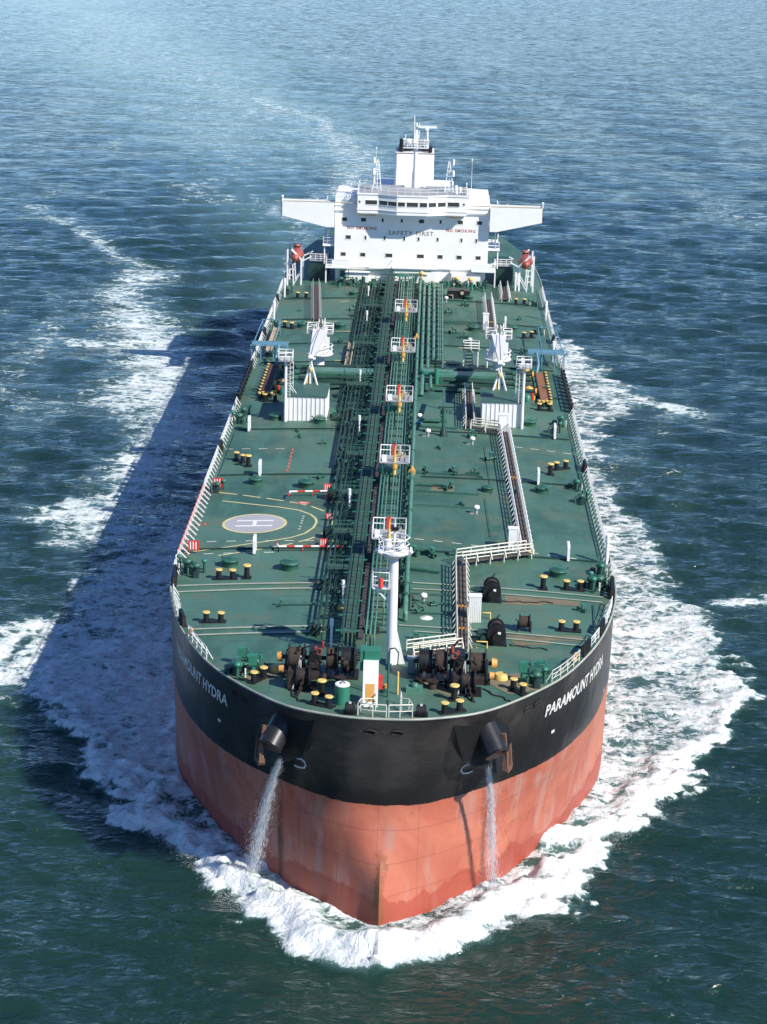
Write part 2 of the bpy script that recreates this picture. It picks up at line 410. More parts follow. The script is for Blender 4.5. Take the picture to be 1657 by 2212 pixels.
# ragged outlines
jx = (fbm(X*.22, Y*.22, 4, 3)-.5)*7; jy = (fbm(X*.22+40, Y*.22, 4, 9)-.5)*7
jx = jx+(fbm(X*.9, Y*.9, 3, 13)-.5)*3.6; jy = jy+(fbm(X*.9+9, Y*.9, 3, 19)-.5)*3.6
WX = X+jx*np.clip((np.abs(X)+Y*.2)/16, .25, 1); WY = Y+jy*np.clip((np.abs(X)+Y*.2)/16, .25, 1)
pL = outL+[(0, 118), (0, -7)]; pR = outR+[(0, 262), (0, -7)]
near = (np.abs(X) < 130) & (Y < 430) & (Y > -40)
foam = np.zeros_like(X); aer = np.zeros_like(X); hgt = np.zeros_like(X)
nx_, ny_ = WX[near], WY[near]; rx, ry = X[near], Y[near]; hx_ = hullX[near]
insL = inside(nx_, ny_, pL) & (nx_ <= 0.5); insR = inside(nx_, ny_, pR) & (nx_ > -0.5)
dL, tL = seg_d(nx_, ny_, outL); dR, tR = seg_d(nx_, ny_, outR)
big = fbm(rx*.07, ry*.07, 3, 21); mid = fbm(rx*.25, ry*.25, 3, 33)
hd_ = np.abs(rx)-hx_                                    # distance outboard of the hull (x direction)
# --- left (shaded) sheet of foam
edge = np.exp(-(dL/3.2)**2)
bodyL = .80-.24*sst(40, 100, ry)-.12*sst(95, 118, ry)+.16*(big-.5)*2
crest = np.exp(-((dL-2.2)/2.9)**2)*sst(75, 30, ry)*(.80+.35*mid)
fL = np.maximum(bodyL, crest*1.02)
fL = np.where(ry < 24, np.maximum(.50*sst(0, 6, dL), crest*1.08), fL)
fL = fL+.18*np.exp(-(hd_/1.2)**2)
fL = fL*sst(0, 1, dL/(.7+2.6*sst(10, 60, ry)))*insL
# --- right (sunlit) sheet
bodyR = .66-.12*sst(60, 140, ry)-.12*sst(170, 262, ry)+.22*(big-.5)*2
crestR = np.exp(-((dR-2.3)/2.5)**2)*sst(110, 50, ry)*(.80+.35*mid)
fR = np.maximum(bodyR, crestR*1.05)
fR = np.where(ry < 20, np.maximum(.60*sst(0, 6, dR)+.12*(mid-.5), crestR*1.08), fR)
fR = fR*sst(0, 1, dR/(.7+3.2*sst(10, 80, ry)))*insR
# soft lace beyond the left sheet: trailing foam streak and the patches
def blob(poly, wdt, amp):
    d, t = seg_d(nx_, ny_, poly); return amp*np.exp(-(d/wdt)**2)
f = np.maximum(fL, fR)
f = np.maximum(f, blob([(-47, 112), (-42, 114)], 4.6, .72))
f = np.maximum(f, blob([(-45, 119), (-41, 108)], 3.0, .66))
f = np.maximum(f, blob([(-42, 144), (-41, 138)], 2.4, .98))
f = np.maximum(f, blob([(-40, 104), (-39, 125), (-38, 150), (-40, 165)], 6, .58))
f = np.maximum(f, blob([(-36, 154), (-40, 176), (-43, 190)], 8, .64))
f = np.maximum(f, blob([(-46, 178), (-43, 198), (-49, 222), (-55, 246)], 9.5, .61))
f = np.maximum(f, blob([(-52, 214), (-63, 222), (-40, 217)], 3.0, .56))
f = np.maximum(f, blob([(-55, 246), (-62, 270), (-57, 292)], 8.0, .52))
f = np.maximum(f, blob([(-60, 292), (-72, 320), (-82, 345)], 3.4, .48))
f = np.maximum(f, blob([(-88, 352), (-100, 380)], 4, .42))
f = np.maximum(f, blob([(-50, 50), (-44, 54)], 5.5, .95))
f = np.maximum(f, blob([(-46, 60), (-42, 68)], 3.5, .90))
f = np.maximum(f, blob([(34, 196), (46, 180)], 4.5, .60))
f = np.maximum(f, blob([(41, 84), (46, 88)], 2.2, .60))
f = np.maximum(f, blob([(50, 100), (53, 100)], 1.2, .62))
foam[near] = f
# --- shape of the bow wave and churned water
ridgeL = np.exp(-((dL-3.3)/1.7)**2)*insL; ridgeR = np.exp(-((dR-3.6)/1.9)**2)*insR
amp = .85*sst(60, 6, ry)+.30*sst(120, 60, ry)
churn = (fbm(rx*.55, ry*.40, 4, 51)-.5)*.8+(fbm(rx*1.7, ry*1.5, 3, 61)-.5)*.42
hh = amp*(ridgeL+ridgeR)*(.75+.5*mid)+churn*np.clip(f, 0, 1)*sst(220, 60, ry)*1.0
hh += (insL | insR)*np.exp(-(np.maximum(hd_, 0)/1.4)**2)*.35*sst(60, 10, ry)
hgt[near] = hh
fs_ = np.zeros_like(X); fd_ = np.zeros_like(X); fw_ = np.zeros_like(X)
fs_[near] = np.where(insL, tL*190+300, tR*330); fd_[near] = np.where(insL, dL, dR); fw_[near] = (insL | insR)*sst(110, 40, ry)
# --- aerated turquoise water left by the turning ship
teal = [(-17, 470), (-30, 515), (-62, 628), (-104, 747), (-153, 879), (-236, 1231), (-420, 2000)]
jj = (fbm(X*.02, Y*.012, 4, 77)-.5)
dT, tT = seg_d(X+jj*50, Y, teal); wT = 14+60*tT
aer = np.exp(-(dT/(wT*1.15))**2)*.9
tealL = [(-24, 245), (-24, 320), (-38, 392), (-60, 490), (-100, 665)]
dT2, t2 = seg_d(X+jj*30, Y, tealL); aer = np.maximum(aer, np.exp(-(dT2/(12+20*t2))**2)*.75)
foam = np.maximum(foam, np.exp(-(seg_d(X+jj*40, Y, [(-12, 400), (-24, 500), (-45, 590), (-66, 655)])[0]/11)**2)*.43)
foam = np.maximum(foam, np.exp(-(seg_d(X+jj*30, Y, [(-24, 250), (-26, 320), (-38, 400)])[0]/5)**2)*.33)
far = (fbm(X*.05, Y*.02, 4, 91)); foam = np.maximum(foam, .30*sst(.58, .8, far)*(np.abs(X+60) < 220)*sst(-20, 60, Y))
foam = np.maximum(foam, np.clip(aer*.36, 0, 1)*sst(350, 500, Y))
aer = np.maximum(aer, np.clip(foam*1.0, 0, 1)*.9)
# --- wind waves: sum of sines, short ones dropped where the grid is too coarse
Z = np.zeros_like(X)
wind = R(80)
for k in range(90):
    lam = 1.5*(13/1.5)**(rng.random()**1.3); th = wind+rng.normal(0, .38); A = .0054*lam**.92*rng.uniform(.5, 1.2); kk = 2*math.pi/lam
    ph = rng.uniform(0, 6.28); msk = np.clip((lam/sp-2.2)/2, 0, 1)
    if msk.max() <= 0: continue
    a = kk*(X*math.cos(th)+Y*math.sin(th))+ph
    Z += A*msk*(1-2*np.abs(np.sin(a/2)))*.9 if k % 3 == 0 else A*msk*np.sin(a)
for lam, thd, A in ((41, 70, .10), (19, 105, .08), (29, 44, .07)):
    a = 2*math.pi/lam*(X*math.cos(R(thd))+Y*math.sin(R(thd)))
    Z += A*np.sin(a)*np.clip((lam/sp-2.2)/2, 0, 1)
# ship waves running out to the left aft
kel = np.exp(-((X+35-(Y-250)*-.12)/30)**2)*sst(130, 220, Y)*sst(560, 380, Y)
Z += kel*.45*np.sin(2*math.pi/15*(Y*.93-X*.35))*np.clip((15/sp-2.2)/2, 0, 1)
Z = Z*(1-.6*np.clip(foam, 0, 1))+hgt
nyv, nxv = X.shape
co = np.empty((nyv*nxv, 3), np.float32); co[:, 0] = X.ravel(); co[:, 1] = Y.ravel(); co[:, 2] = Z.ravel()
ii = np.arange(nyv*nxv).reshape(nyv, nxv)
quads = np.stack([ii[:-1, :-1], ii[:-1, 1:], ii[1:, 1:], ii[1:, :-1]], -1).reshape(-1, 4)
# leave out the cells well inside the hull
cx = X[:-1, :-1].ravel(); cy = Y[:-1, :-1].ravel(); ins = (np.abs(cx) < np.maximum(hullX[:-1, :-1].ravel()-2.5, 0)) & (cy > 6) & (cy < 232)
quads = quads[~ins]
me = bpy.data.meshes.new('sea'); nq = len(quads)
me.vertices.add(len(co)); me.vertices.foreach_set('co', co.ravel())
me.loops.add(nq*4); me.loops.foreach_set('vertex_index', quads.ravel().astype(np.int32))
me.polygons.add(nq); me.polygons.foreach_set('loop_start', np.arange(0, nq*4, 4, dtype=np.int32)); me.polygons.foreach_set('loop_total', np.full(nq, 4, np.int32))
me.polygons.foreach_set('use_smooth', np.ones(nq, bool)); me.update(); me.validate()
for nm, arr in (('foam', foam), ('aer', aer), ('fs', fs_), ('fd', fd_), ('fw', fw_), ('open', .22+.78*sst(60, 520, Y)*np.clip(1-foam, 0, 1))):
    at_ = me.attributes.new(nm, 'FLOAT', 'POINT'); at_.data.foreach_set('value', arr.ravel().astype(np.float32))
sea = bpy.data.objects.new('sea', me); C.objects.link(sea); tag(sea, kind='structure')

def sea_mat():
    mt, t, b = nodes('sea_water')
    geo = N(t, 'ShaderNodeNewGeometry'); pos = geo.outputs['Position']
    fo = N(t, 'ShaderNodeAttribute', attribute_name='foam').outputs['Fac']; ae = N(t, 'ShaderNodeAttribute', attribute_name='aer').outputs['Fac']
    # foam pattern
    warp = N(t, 'ShaderNodeTexNoise'); t.links.new(pos, warp.inputs['Vector']); warp.inputs['Scale'].default_value = .55; warp.inputs['Detail'].default_value = 4
    vm = N(t, 'ShaderNodeVectorMath', operation='MULTIPLY_ADD'); t.links.new(warp.outputs['Color'], vm.inputs[0]); vm.inputs[1].default_value = (2.2, 2.2, 0); t.links.new(pos, vm.inputs[2])
    wp = vm.outputs[0]
    n1 = ramp(t, noise(t, scaled(t, .55, 1, 1, wp), .42, 9, .68), .30, .70)
    vo = N(t, 'ShaderNodeTexVoronoi', feature='DISTANCE_TO_EDGE'); t.links.new(scaled(t, .7, 1, 1, wp), vo.inputs['Vector']); vo.inputs['Scale'].default_value = .75
    lace = ramp(t, vo.outputs['Distance'], .32, 0)
    vo2 = N(t, 'ShaderNodeTexVoronoi', feature='DISTANCE_TO_EDGE'); t.links.new(scaled(t, .8, 1, 1, wp), vo2.inputs['Vector']); vo2.inputs['Scale'].default_value = 2.1
    lace2 = ramp(t, vo2.outputs['Distance'], .30, 0)
    fine = noise(t, pos, 2.6, 8, .75)
    comb = math_(t, 'ADD', math_(t, 'MULTIPLY', n1, .50), math_(t, 'ADD', math_(t, 'MULTIPLY', lace, .24), math_(t, 'ADD', math_(t, 'MULTIPLY', lace2, .14), math_(t, 'MULTIPLY', fine, .20))))
    cx3 = N(t, 'ShaderNodeCombineXYZ'); t.links.new(N(t, 'ShaderNodeAttribute', attribute_name='fs').outputs['Fac'], cx3.inputs[0])
    t.links.new(math_(t, 'MULTIPLY', N(t, 'ShaderNodeAttribute', attribute_name='fd').outputs['Fac'], .26), cx3.inputs[1])
    wa = N(t, 'ShaderNodeVectorMath', operation='MULTIPLY_ADD'); t.links.new(warp.outputs['Color'], wa.inputs[0]); wa.inputs[1].default_value = (2.4, .5, 0); t.links.new(cx3.outputs[0], wa.inputs[2])
    streak = math_(t, 'MULTIPLY', math_(t, 'SUBTRACT', noise(t, wa.outputs[0], .85, 6, .65), .5), math_(t, 'MULTIPLY', N(t, 'ShaderNodeAttribute', attribute_name='fw').outputs['Fac'], 1.15))
    comb = math_(t, 'ADD', comb, streak)
    val = math_(t, 'SUBTRACT', math_(t, 'ADD', comb, fo), 1.0)
    mask = ramp(t, val, -.06, .24)
    # water body
    big = noise(t, scaled(t, 1, .5, 1, pos), .02, 4, .6)
    wc = mixc(t, ramp(t, big, .3, .7), (.009, .032, .027), (.014, .043, .034))
    wc = mixc(t, math_(t, 'MULTIPLY', ae, math_(t, 'ADD', .35, math_(t, 'MULTIPLY', noise(t, pos, .12, 5, .6), .8)), True), wc, (.125, .240, .225))
    wb = b; t.links.new(wc, wb.inputs['Base Color']); wb.subsurface_method = 'BURLEY'; wb.inputs['Subsurface Weight'].default_value = 1; wb.inputs['Subsurface Radius'].default_value = (1, 1, 1); wb.inputs['Subsurface Scale'].default_value = 5.0; wb.inputs['IOR'].default_value = 1.33; wb.inputs['Roughness'].default_value = .08
    def ridged(sc, sx, rot, det=3):
        mp = N(t, 'ShaderNodeMapping'); t.links.new(pos, mp.inputs[0]); mp.inputs['Rotation'].default_value = (0, 0, rot); mp.inputs['Scale'].default_value = (sx, 1, 1)
        n = noise(t, mp.outputs[0], sc, det, .55, .5); return math_(t, 'SUBTRACT', 1.0, math_(t, 'ABSOLUTE', math_(t, 'SUBTRACT', math_(t, 'MULTIPLY', n, 2.0), 1.0)))
    h = math_(t, 'ADD', math_(t, 'MULTIPLY', ridged(.26, .5, .22), .80), math_(t, 'MULTIPLY', ridged(.60, .5, -.3), .38))
    h = math_(t, 'ADD', h, math_(t, 'MULTIPLY', ridged(1.5, .6, .1, 4), .17))
    bp = N(t, 'ShaderNodeBump'); bp.inputs['Strength'].default_value = 1; bp.inputs['Distance'].default_value = 1.0
    t.links.new(h, bp.inputs['Height'])
    # unresolved chop: random facet slopes, stronger out on the open sea
    sl = N(t, 'ShaderNodeTexNoise'); t.links.new(scaled(t, .6, 1, 1, pos), sl.inputs['Vector']); sl.inputs['Scale'].default_value = .38; sl.inputs['Detail'].default_value = 5; sl.inputs['Roughness'].default_value = .65
    v1 = N(t, 'ShaderNodeVectorMath', operation='SUBTRACT'); t.links.new(sl.outputs['Color'], v1.inputs[0]); v1.inputs[1].default_value = (.5, .5, .5)
    v2 = N(t, 'ShaderNodeVectorMath', operation='MULTIPLY'); t.links.new(v1.outputs[0], v2.inputs[0]); v2.inputs[1].default_value = (1.0, 2.0, 0)
    v3 = N(t, 'ShaderNodeVectorMath', operation='SCALE'); t.links.new(v2.outputs[0], v3.inputs[0]); t.links.new(N(t, 'ShaderNodeAttribute', attribute_name='open').outputs['Fac'], v3.inputs['Scale'])
    v4 = N(t, 'ShaderNodeVectorMath', operation='ADD'); t.links.new(v3.outputs[0], v4.inputs[0]); t.links.new(bp.outputs[0], v4.inputs[1])
    v5 = N(t, 'ShaderNodeVectorMath', operation='NORMALIZE'); t.links.new(v4.outputs[0], v5.inputs[0]); t.links.new(v5.outputs[0], wb.inputs['Normal'])
    fb = N(t, 'ShaderNodeBsdfPrincipled'); fb.inputs['Roughness'].default_value = .85
    t.links.new(mixc(t, ramp(t, val, .08, .55), (.54, .64, .64), (.82, .85, .85)), fb.inputs['Base Color'])
    bp2 = N(t, 'ShaderNodeBump'); bp2.inputs['Strength'].default_value = .8; bp2.inputs['Distance'].default_value = .38
    t.links.new(math_(t, 'ADD', math_(t, 'MULTIPLY', comb, .9), math_(t, 'MULTIPLY', noise(t, pos, 3.3, 7, .7), .35)), bp2.inputs['Height']); t.links.new(bp2.outputs[0], fb.inputs['Normal'])
    mx = N(t, 'ShaderNodeMixShader'); t.links.new(mask, mx.inputs[0]); t.links.new(wb.outputs[0], mx.inputs[1]); t.links.new(fb.outputs[0], mx.inputs[2])
    out = [n for n in t.nodes if n.type == 'OUTPUT_MATERIAL'][0]; t.links.new(mx.outputs[0], out.inputs[0])
    return mt
me.materials.append(sea_mat())

# ------------------------------------------------------------------ hull details
dz = deckz
def deck_path(pts, h=0.0): return [Vector((x, y, dz(x, y)+h)) for x, y in pts]
def edge_pts(y0, y1, side, inset=.25, step=1.5):
    """points just inside the deck edge between two stations"""
    ys = np.arange(y0, y1+1e-6, step); idx = np.argsort(CY[:, -1])
    xs = np.interp(ys, CY[idx, -1], CX[idx, -1])-inset
    return [(side*float(x), float(y)) for x, y in zip(xs, ys)]
gun = MB()
for sgn in (1, -1):
    gun.tube([(sgn*CX[i, -1], CY[i, -1], CZ[i, -1]+.04) for i in range(0, nc, 2)], .11, 'strip', 6)
gun.build('gunwale', hull)

def text_geo(s, size, shear=0., sp=1.0):
    cu = bpy.data.curves.new('t', 'FONT'); cu.body = s; cu.size = size; cu.shear = shear; cu.space_character = sp; cu.resolution_u = 3
    cu.offset = size*.03
    o = bpy.data.objects.new('t', cu); C.objects.link(o); bpy.context.view_layer.update()
    me = o.evaluated_get(bpy.context.evaluated_depsgraph_get()).to_mesh()
    vs = [tuple(v.co) for v in me.vertices]; fs = [tuple(p.vertices) for p in me.polygons]
    bpy.data.objects.remove(o); bpy.data.curves.remove(cu)
    x0 = min(v[0] for v in vs); wd = max(v[0] for v in vs)-x0
    return [(v[0]-x0, v[1]) for v in vs], fs, wd
M['letter'] = paint('letter_white', (.72, .72, .68), .5, .1, (.12, .08, .06), .5, 2)
vs, fs, wd = text_geo('PARAMOUNT HYDRA', 1.45, .18, 1.02)
sA, sB = s_of_x(13.7), s_of_x(19.75); k = (sB-sA)/wd
for side in (1, -1):
    out = []
    for u, v in vs:
        a = u*k; s = sA+a if side == 1 else sB-a
        zb = 15.45-.55*(s-sA)/(sB-sA)
        p, n = hull_pt(s, zb-.1+v*1.18, side, .035); out.append(tuple(p))
    b = MB(); b.add(out, fs, 'letter'); b.build('name_lettering', hull)
# bulb / thruster symbol: an open hook
for side in (1, -1):
    b = MB(); sc_ = s_of_x(6.9)
    path = [(-.55, .38), (.05, .42), (.42, .30), (.52, .08), (.35, -.16), (-.2, -.26), (-.75, -.22)]
    pts = [tuple(hull_pt(sc_+(-u)*.95, 12.9+v*1.5, side, .03)[0]) for u, v in path]
    b.tube(pts, .09, 'white', 5)
    tick = [tuple(hull_pt(sc_+(-u)*.95, 12.9+v*1.5, side, .03)[0]) for u, v in ((-.55, .38), (-.25, .72))]
    b.tube(tick, .09, 'white', 5)
    b.build('bulb_mark', hull)
# small painted squares, weld marks and mooring openings on the bow
def hull_patch(s, z, w_, h_, side, mat, off=.03, name='hull_mark'):
    b = MB(); n = 4; vv = []
    for j in range(2):
        for i in range(n+1): vv.append(tuple(hull_pt(s+w_*(i/n-.5), z+h_*(j-.5), side, off)[0]))
    b.add(vv, [(i, i+1, i+n+2, i+n+1) for i in range(n)], mat); return b.build(name, hull)
for side in (1, -1):
    hull_patch(s_of_x(14.6), 13.2, .55, .3, side, 'letter'); hull_patch(s_of_x(20.3), 11.2, .6, .3, side, 'letter')
M['hole'] = paint('opening_black', (.004, .004, .004), .9, 0)
def fairlead_hole(s, z, side):
    b = MB(); p, n = hull_pt(s, z, side, .02); u = Vector((0, 0, 1)).cross(n).normalized(); v = n.cross(u)
    ring = [p+u*.48*math.cos(a)+v*.26*math.sin(a) for a in np.linspace(0, 2*math.pi, 17)[:-1]]
    b.tube(ring+[ring[0]], .07, 'rust', 6); b.add([tuple(q) for q in ring], [tuple(range(16))], 'hole'); return b.build('mooring_opening', hull)
for side in (1, -1):
    for xx in (12.0, 12.9): fairlead_hole(s_of_x(xx), 17.4, side)
    fairlead_hole(1.1, 18.2, side)

# anchor housings: a faceted sponson with a tubular hawse nose
for side in (1, -1):
    b = MB()
    outline = [(6.1, 18.5), (6.1, 15.2), (8.4, 13.3), (10.1, 15.0), (10.2, 16.9), (9.0, 18.4)]
    back = []; front = []
    for x, z in outline:
        p, n = hull_pt(s_of_x(x)+(15-z)*.15, z, side, -.15); back.append(tuple(p))
    for (x, z), o in zip(outline, (.05, 1.15, 2.0, 1.3, .5, .05)):
        p, n = hull_pt(s_of_x(x)+(15-z)*.15, z, side, 0); q = p+n*o; front.append(tuple(q))
    n_ = len(outline); b.add(back+front, [tuple(range(n_, 2*n_))]+[(i, (i+1) % n_, (i+1) % n_+n_, i+n_) for i in range(n_)], 'black')
    p, n = hull_pt(s_of_x(8.35), 17.3, side, .1); q = p+Vector((side*.95, -1.25, -1.65))
    b.cyl(p+Vector((-side*.3, .6, .4)), q, 1.0, 'hoseblack', 1.02, 20)
    b.cyl(q, q+(q-p).normalized()*.1, 1.10, 'black', 1.05, 20)
    b.build('anchor_housing', hull)
    # stockless anchor hanging in its pipe: an object of its own
    an = thing('anchor', (side*9.55, 1.7, 15.4), 'rusty stockless ship anchor housed against the %s side of the bow' % ('sunlit right' if side == 1 else 'shaded left'), 'anchor', 'anchors on the bow')
    an.rotation_euler.z = side*1.25; an.location.x += side*.45
    a = MB(); a.bar((-.15*side, .1, 1.8), (0, -.25, -1.1), .34, 'anchor'); a.build('shank', an)
    a = MB()
    a.prism([(-.75, -1.0), (.75, -1.0), (.6, -1.5), (-.6, -1.5)], -.55, .05, 'anchor', 'xz')
    for dx in (-1, 1):
        a.add([(dx*.35, -.5, -1.3), (dx*.8, -.5, -1.25), (dx*.72, -.35, .7), (dx*.35, -.02, -1.3), (dx*.8, -.02, -1.25), (dx*.66, -.2, .55)],
              [(0, 1, 2), (3, 5, 4), (0, 2, 5, 3), (1, 4, 5, 2), (0, 3, 4, 1)], 'anchor')
    a.build('fluke', an)

# ------------------------------------------------------------------ markings on the deck
def flat(pts, wdt, mat, b, lift=.012):
    """painted stripe of a given width along a path on the deck"""
    P = [Vector((x, y, 0)) for x, y in pts]; vs = []
    for i, p in enumerate(P):
        d = (P[min(i+1, len(P)-1)]-P[max(i-1, 0)]).normalized(); nrm = Vector((-d.y, d.x, 0))*wdt/2
        for q in (p+nrm, p-nrm): vs.append((q.x, q.y, dz(q.x, q.y)+lift))
    b.add(vs, [(2*i, 2*i+1, 2*i+3, 2*i+2) for i in range(len(P)-1)], mat)
def resample(pts, step):
    P = [Vector((x, y, 0)) for x, y in pts]; out = [P[0]]
    L = [0]
    for a, b_ in zip(P, P[1:]): L.append(L[-1]+(b_-a).length)
    n = max(1, int(L[-1]/step)); r = []
    for i in range(n+1):
        s = L[-1]*i/n; r.append((float(np.interp(s, L, [p.x for p in P])), float(np.interp(s, L, [p.y for p in P]))))
    return r
def dashed(pts, wdt, mat, b, on=1.5, offl=1.0, lift=.012):
    q = resample(pts, .25); per = int((on+offl)/.25); k = int(on/.25)
    for i in range(0, len(q)-k, per): flat(q[i:i+k+1], wdt, mat, b, lift)
hp = MB()
ctr = (-15.05, 53.0)
circ = lambda r, n=48: [(ctr[0]+r*math.cos(2*math.pi*i/n), ctr[1]+r*math.sin(2*math.pi*i/n)) for i in range(n+1)]
def disc(r, mat, lift, b):
    n = 48; vs = [(ctr[0], ctr[1], dz(*ctr)+lift)]
    for rr in (r*.5, r): vs += [(ctr[0]+rr*math.cos(2*math.pi*i/n), ctr[1]+rr*math.sin(2*math.pi*i/n), dz(ctr[0]+rr*math.cos(2*math.pi*i/n), ctr[1])+lift) for i in range(n)]
    b.add(vs, [(0, 1+i, 1+(i+1) % n) for i in range(n)]+[(1+i, 1+n+i, 1+n+(i+1) % n, 1+(i+1) % n) for i in range(n)], mat)
disc(3.45, 'lineyel', .014, hp); disc(3.12, 'lilac', .020, hp)
for yy in (52.15, 53.95): hp_w = flat(resample([(ctr[0]-1.95, yy), (ctr[0]+1.95, yy)], .4), .42, 'white', hp, .027)
flat([(ctr[0], 52.15), (ctr[0], 53.95)], .42, 'white', hp, .031)
hp.build('helipad_disc', deck)
mk = MB()
outer = [(-20.0, 64.8), (-17.7, 63.8), (-14.4, 62.2), (-12.5, 61.2), (-11.0, 60.4), (-9.4, 59.2), (-8.0, 57.6), (-7.1, 55.8), (-6.8, 53.9), (-7.0, 51.2), (-7.8, 49.1), (-9.0, 47.5), (-11.0, 45.8), (-13.0, 44.6), (-16.4, 42.9), (-20.1, 41.2)]
inner = [(-19.3, 61.5), (-16.0, 60.1), (-12.9, 58.9), (-10.7, 57.8), (-9.3, 56.2), (-8.7, 54.8), (-8.5, 53.5), (-8.7, 51.6), (-9.5, 49.5), (-10.8, 48.1), (-12.2, 47.3), (-13.9, 46.5), (-17.9, 44.7), (-21.4, 43.4)]
dashed(outer, .26, 'lineyel', mk, 2.3, .8); flat(resample(inner, .5), .26, 'lineyel', mk)
mk.build('helipad_ring', deck)
mk = MB()
for pts in ([(-21.5, 46.9), (-5.4, 47.1)], [(1.9, 48.5), (21.0, 44.4)], [(-19.4, 42.9), (-12, 43.2)], [(-21.2, 83.2), (-13, 82.9)], [(13.6, 87), (21, 85.6)]): dashed(pts, .2, 'linewht', mk, 1.0, 1.1)
dashed([(-13, 82.9), (-13, 71.9)], .22, 'linered', mk, 1.0, .6)
dashed([(-20.5, 157), (-7.5, 157)], .25, 'lineyel', mk, 3.0, .5); dashed([(4.5, 158.2), (10.5, 158.2)], .3, 'lineyel', mk, 2.2, .6)
for x, y in ((-10.8, 172.6), (-8.5, 172.8), (-10.4, 149.7), (-9.2, 149.7), (-9.6, 130.1), (5.3, 130.8), (8, 140.4), (10, 140.2), (12, 140.3)): flat([(x-.7, y), (x+.7, y)], .32, 'lineyel', mk)
mk.build('deck_line_marking', deck)
mk = MB()   # landing area lettering: two short words and the weight figures, too small to read in the photo
for x, y0, y1 in ((-10.1, 50.9, 52.3), (-10.0, 53.0, 56.2)): dashed([(x-.1, y0), (x, y1)], .24, 'linewht', mk, .4, .35)
for x in (-20.9, -20.3): flat([(x, 52.8), (x, 53.4)], .3, 'linered', mk)
flat([(-10.9, 60.6), (-9.7, 60.3)], .9, 'linered', mk, .02); flat([(-10.7, 60.56), (-9.9, 60.34)], .25, 'linewht', mk, .03)
mk.build('landing_text_marking', deck)
# low coaming strips across the deck
for (a, b_) in (((-20.9, 32.9), (-6.3, 33.6)), ((-20.6, 31.1), (-5.0, 32.2)), ((-18.3, 20.4), (-5.9, 21.4)), ((-18.0, 18.8), (-5.8, 19.8)), ((1.9, 34.3), (20.4, 33.5)), ((1.9, 32.5), (20.2, 32.0)), ((.8, 22.1), (18.6, 20.9)), ((2.2, 20.6), (18.2, 19.2))):
    mk = MB(); q = resample([a, b_], 1.2); lit = a[0] < 0
    flat(q, .38 if lit else .26, 'strip', mk, .10)
    for p0, p1 in zip(q, q[1:]): mk.bar((p0[0], p0[1]-.1, dz(*p0)+.03), (p1[0], p1[1]-.1, dz(*p1)+.03), .1, 'green')
    mk.build('roller_path_strip', deck)
# transverse bulkhead ridges with shallow stains
for y in (44.3, 71.6, 92.0, 113.0, 129.0, 141.0, 158.5, 175.0):
    for x0, x1 in ((-20.6, -5.6), (2.4, 20.6)):
        mk = MB(); q = resample([(x0, y), (x1, y+.1)], 2)
        for p0, p1 in zip(q, q[1:]): mk.bar((p0[0], p0[1], dz(*p0)+.07), (p1[0], p1[1], dz(*p1)+.07), .16, 'dkgreen', .18)
        mk.build('deck_ridge', deck)
M['stain'] = paint('worn_deck_patch', (.19, .16, .10), .8, .2, (.07, .14, .10), .9, 1.0)
for pts, wdt in (([(10.8, 30.9), (14.2, 31.1)], 2.6), ([(14, 31.2), (18, 31.3)], 1.6), ([(11, 19.6), (14.3, 20.6)], 2.8), ([(14, 21), (17.6, 21.4)], 1.5), ([(9.2, 7.2), (12.4, 9.4)], 4.2), ([(-9.9, 7.6), (-12.2, 9.2)], 3.4), ([(3.2, 7.4), (5.6, 4.6)], .9), ([(3.6, 67.5), (6.2, 67.3)], 3), ([(-7.4, 160), (-4.8, 160)], 4), ([(-7, 148), (-4.9, 148)], 3.4)):
    mk = MB(); q = resample(pts, .5); flat(q, wdt, 'stain', mk, .006); mk.build('worn_patch', deck)

# ------------------------------------------------------------------ railings and hull-side fittings
def railing(y0, y1, side, mat='white', step=1.5, h=1.1, r=.035, post=.075, bars=3):
    b = MB(); pts = deck_path(edge_pts(y0, y1, side, .22, step)); b.rail(pts, mat, h, step, bars, r, post)
    for p in pts[::1]: b.bar(p+Vector((0, 0, h*.9)), p+Vector((-side*.55, 0, 0)), .07, mat)     # inboard stay
    return b.build('guard_rail', ship)
gaps = {-1: [(12.6, 19.5), (24.5, 31.5), (36.6, 41.0), (66, 81.5), (84, 105.5), (126, 146), (149, 172), (175, 188)],
        1: [(9.2, 16.5), (18.8, 22.5), (25, 31.8), (37.6, 43), (45.2, 78), (80, 84.5), (86.5, 105.5), (132, 147), (149.5, 172), (174, 188)]}
for side in (-1, 1):
    for a, b_ in gaps[side]: railing(a, b_, side, 'cream' if a < 18 and side == 1 else 'white')
# fold-down red and white railing beside the helicopter area
b = MB(); pts = deck_path(edge_pts(41.5, 65.5, -1, .22, 1.6)); n = 0
for p, q in zip(pts, pts[1:]):
    b.tube([p+Vector((0, 0, .95)), q+Vector((0, 0, .95))], .055, 'linered', 5); b.tube([p+Vector((0, 0, .5)), q+Vector((0, 0, .5))], .045, 'linered', 5)
for i, p in enumerate(pts):
    b.bar(p, p+Vector((0, 0, 1.0)), .11, 'white'); b.bar(p+Vector((0, 0, .95)), p+Vector((.95, -.1, .02)), .10, 'white')
    b.bar(p+Vector((.3, 0, .62)), p+Vector((.65, 0, .3)), .13, 'linered')
b.build('folding_rail', ship)
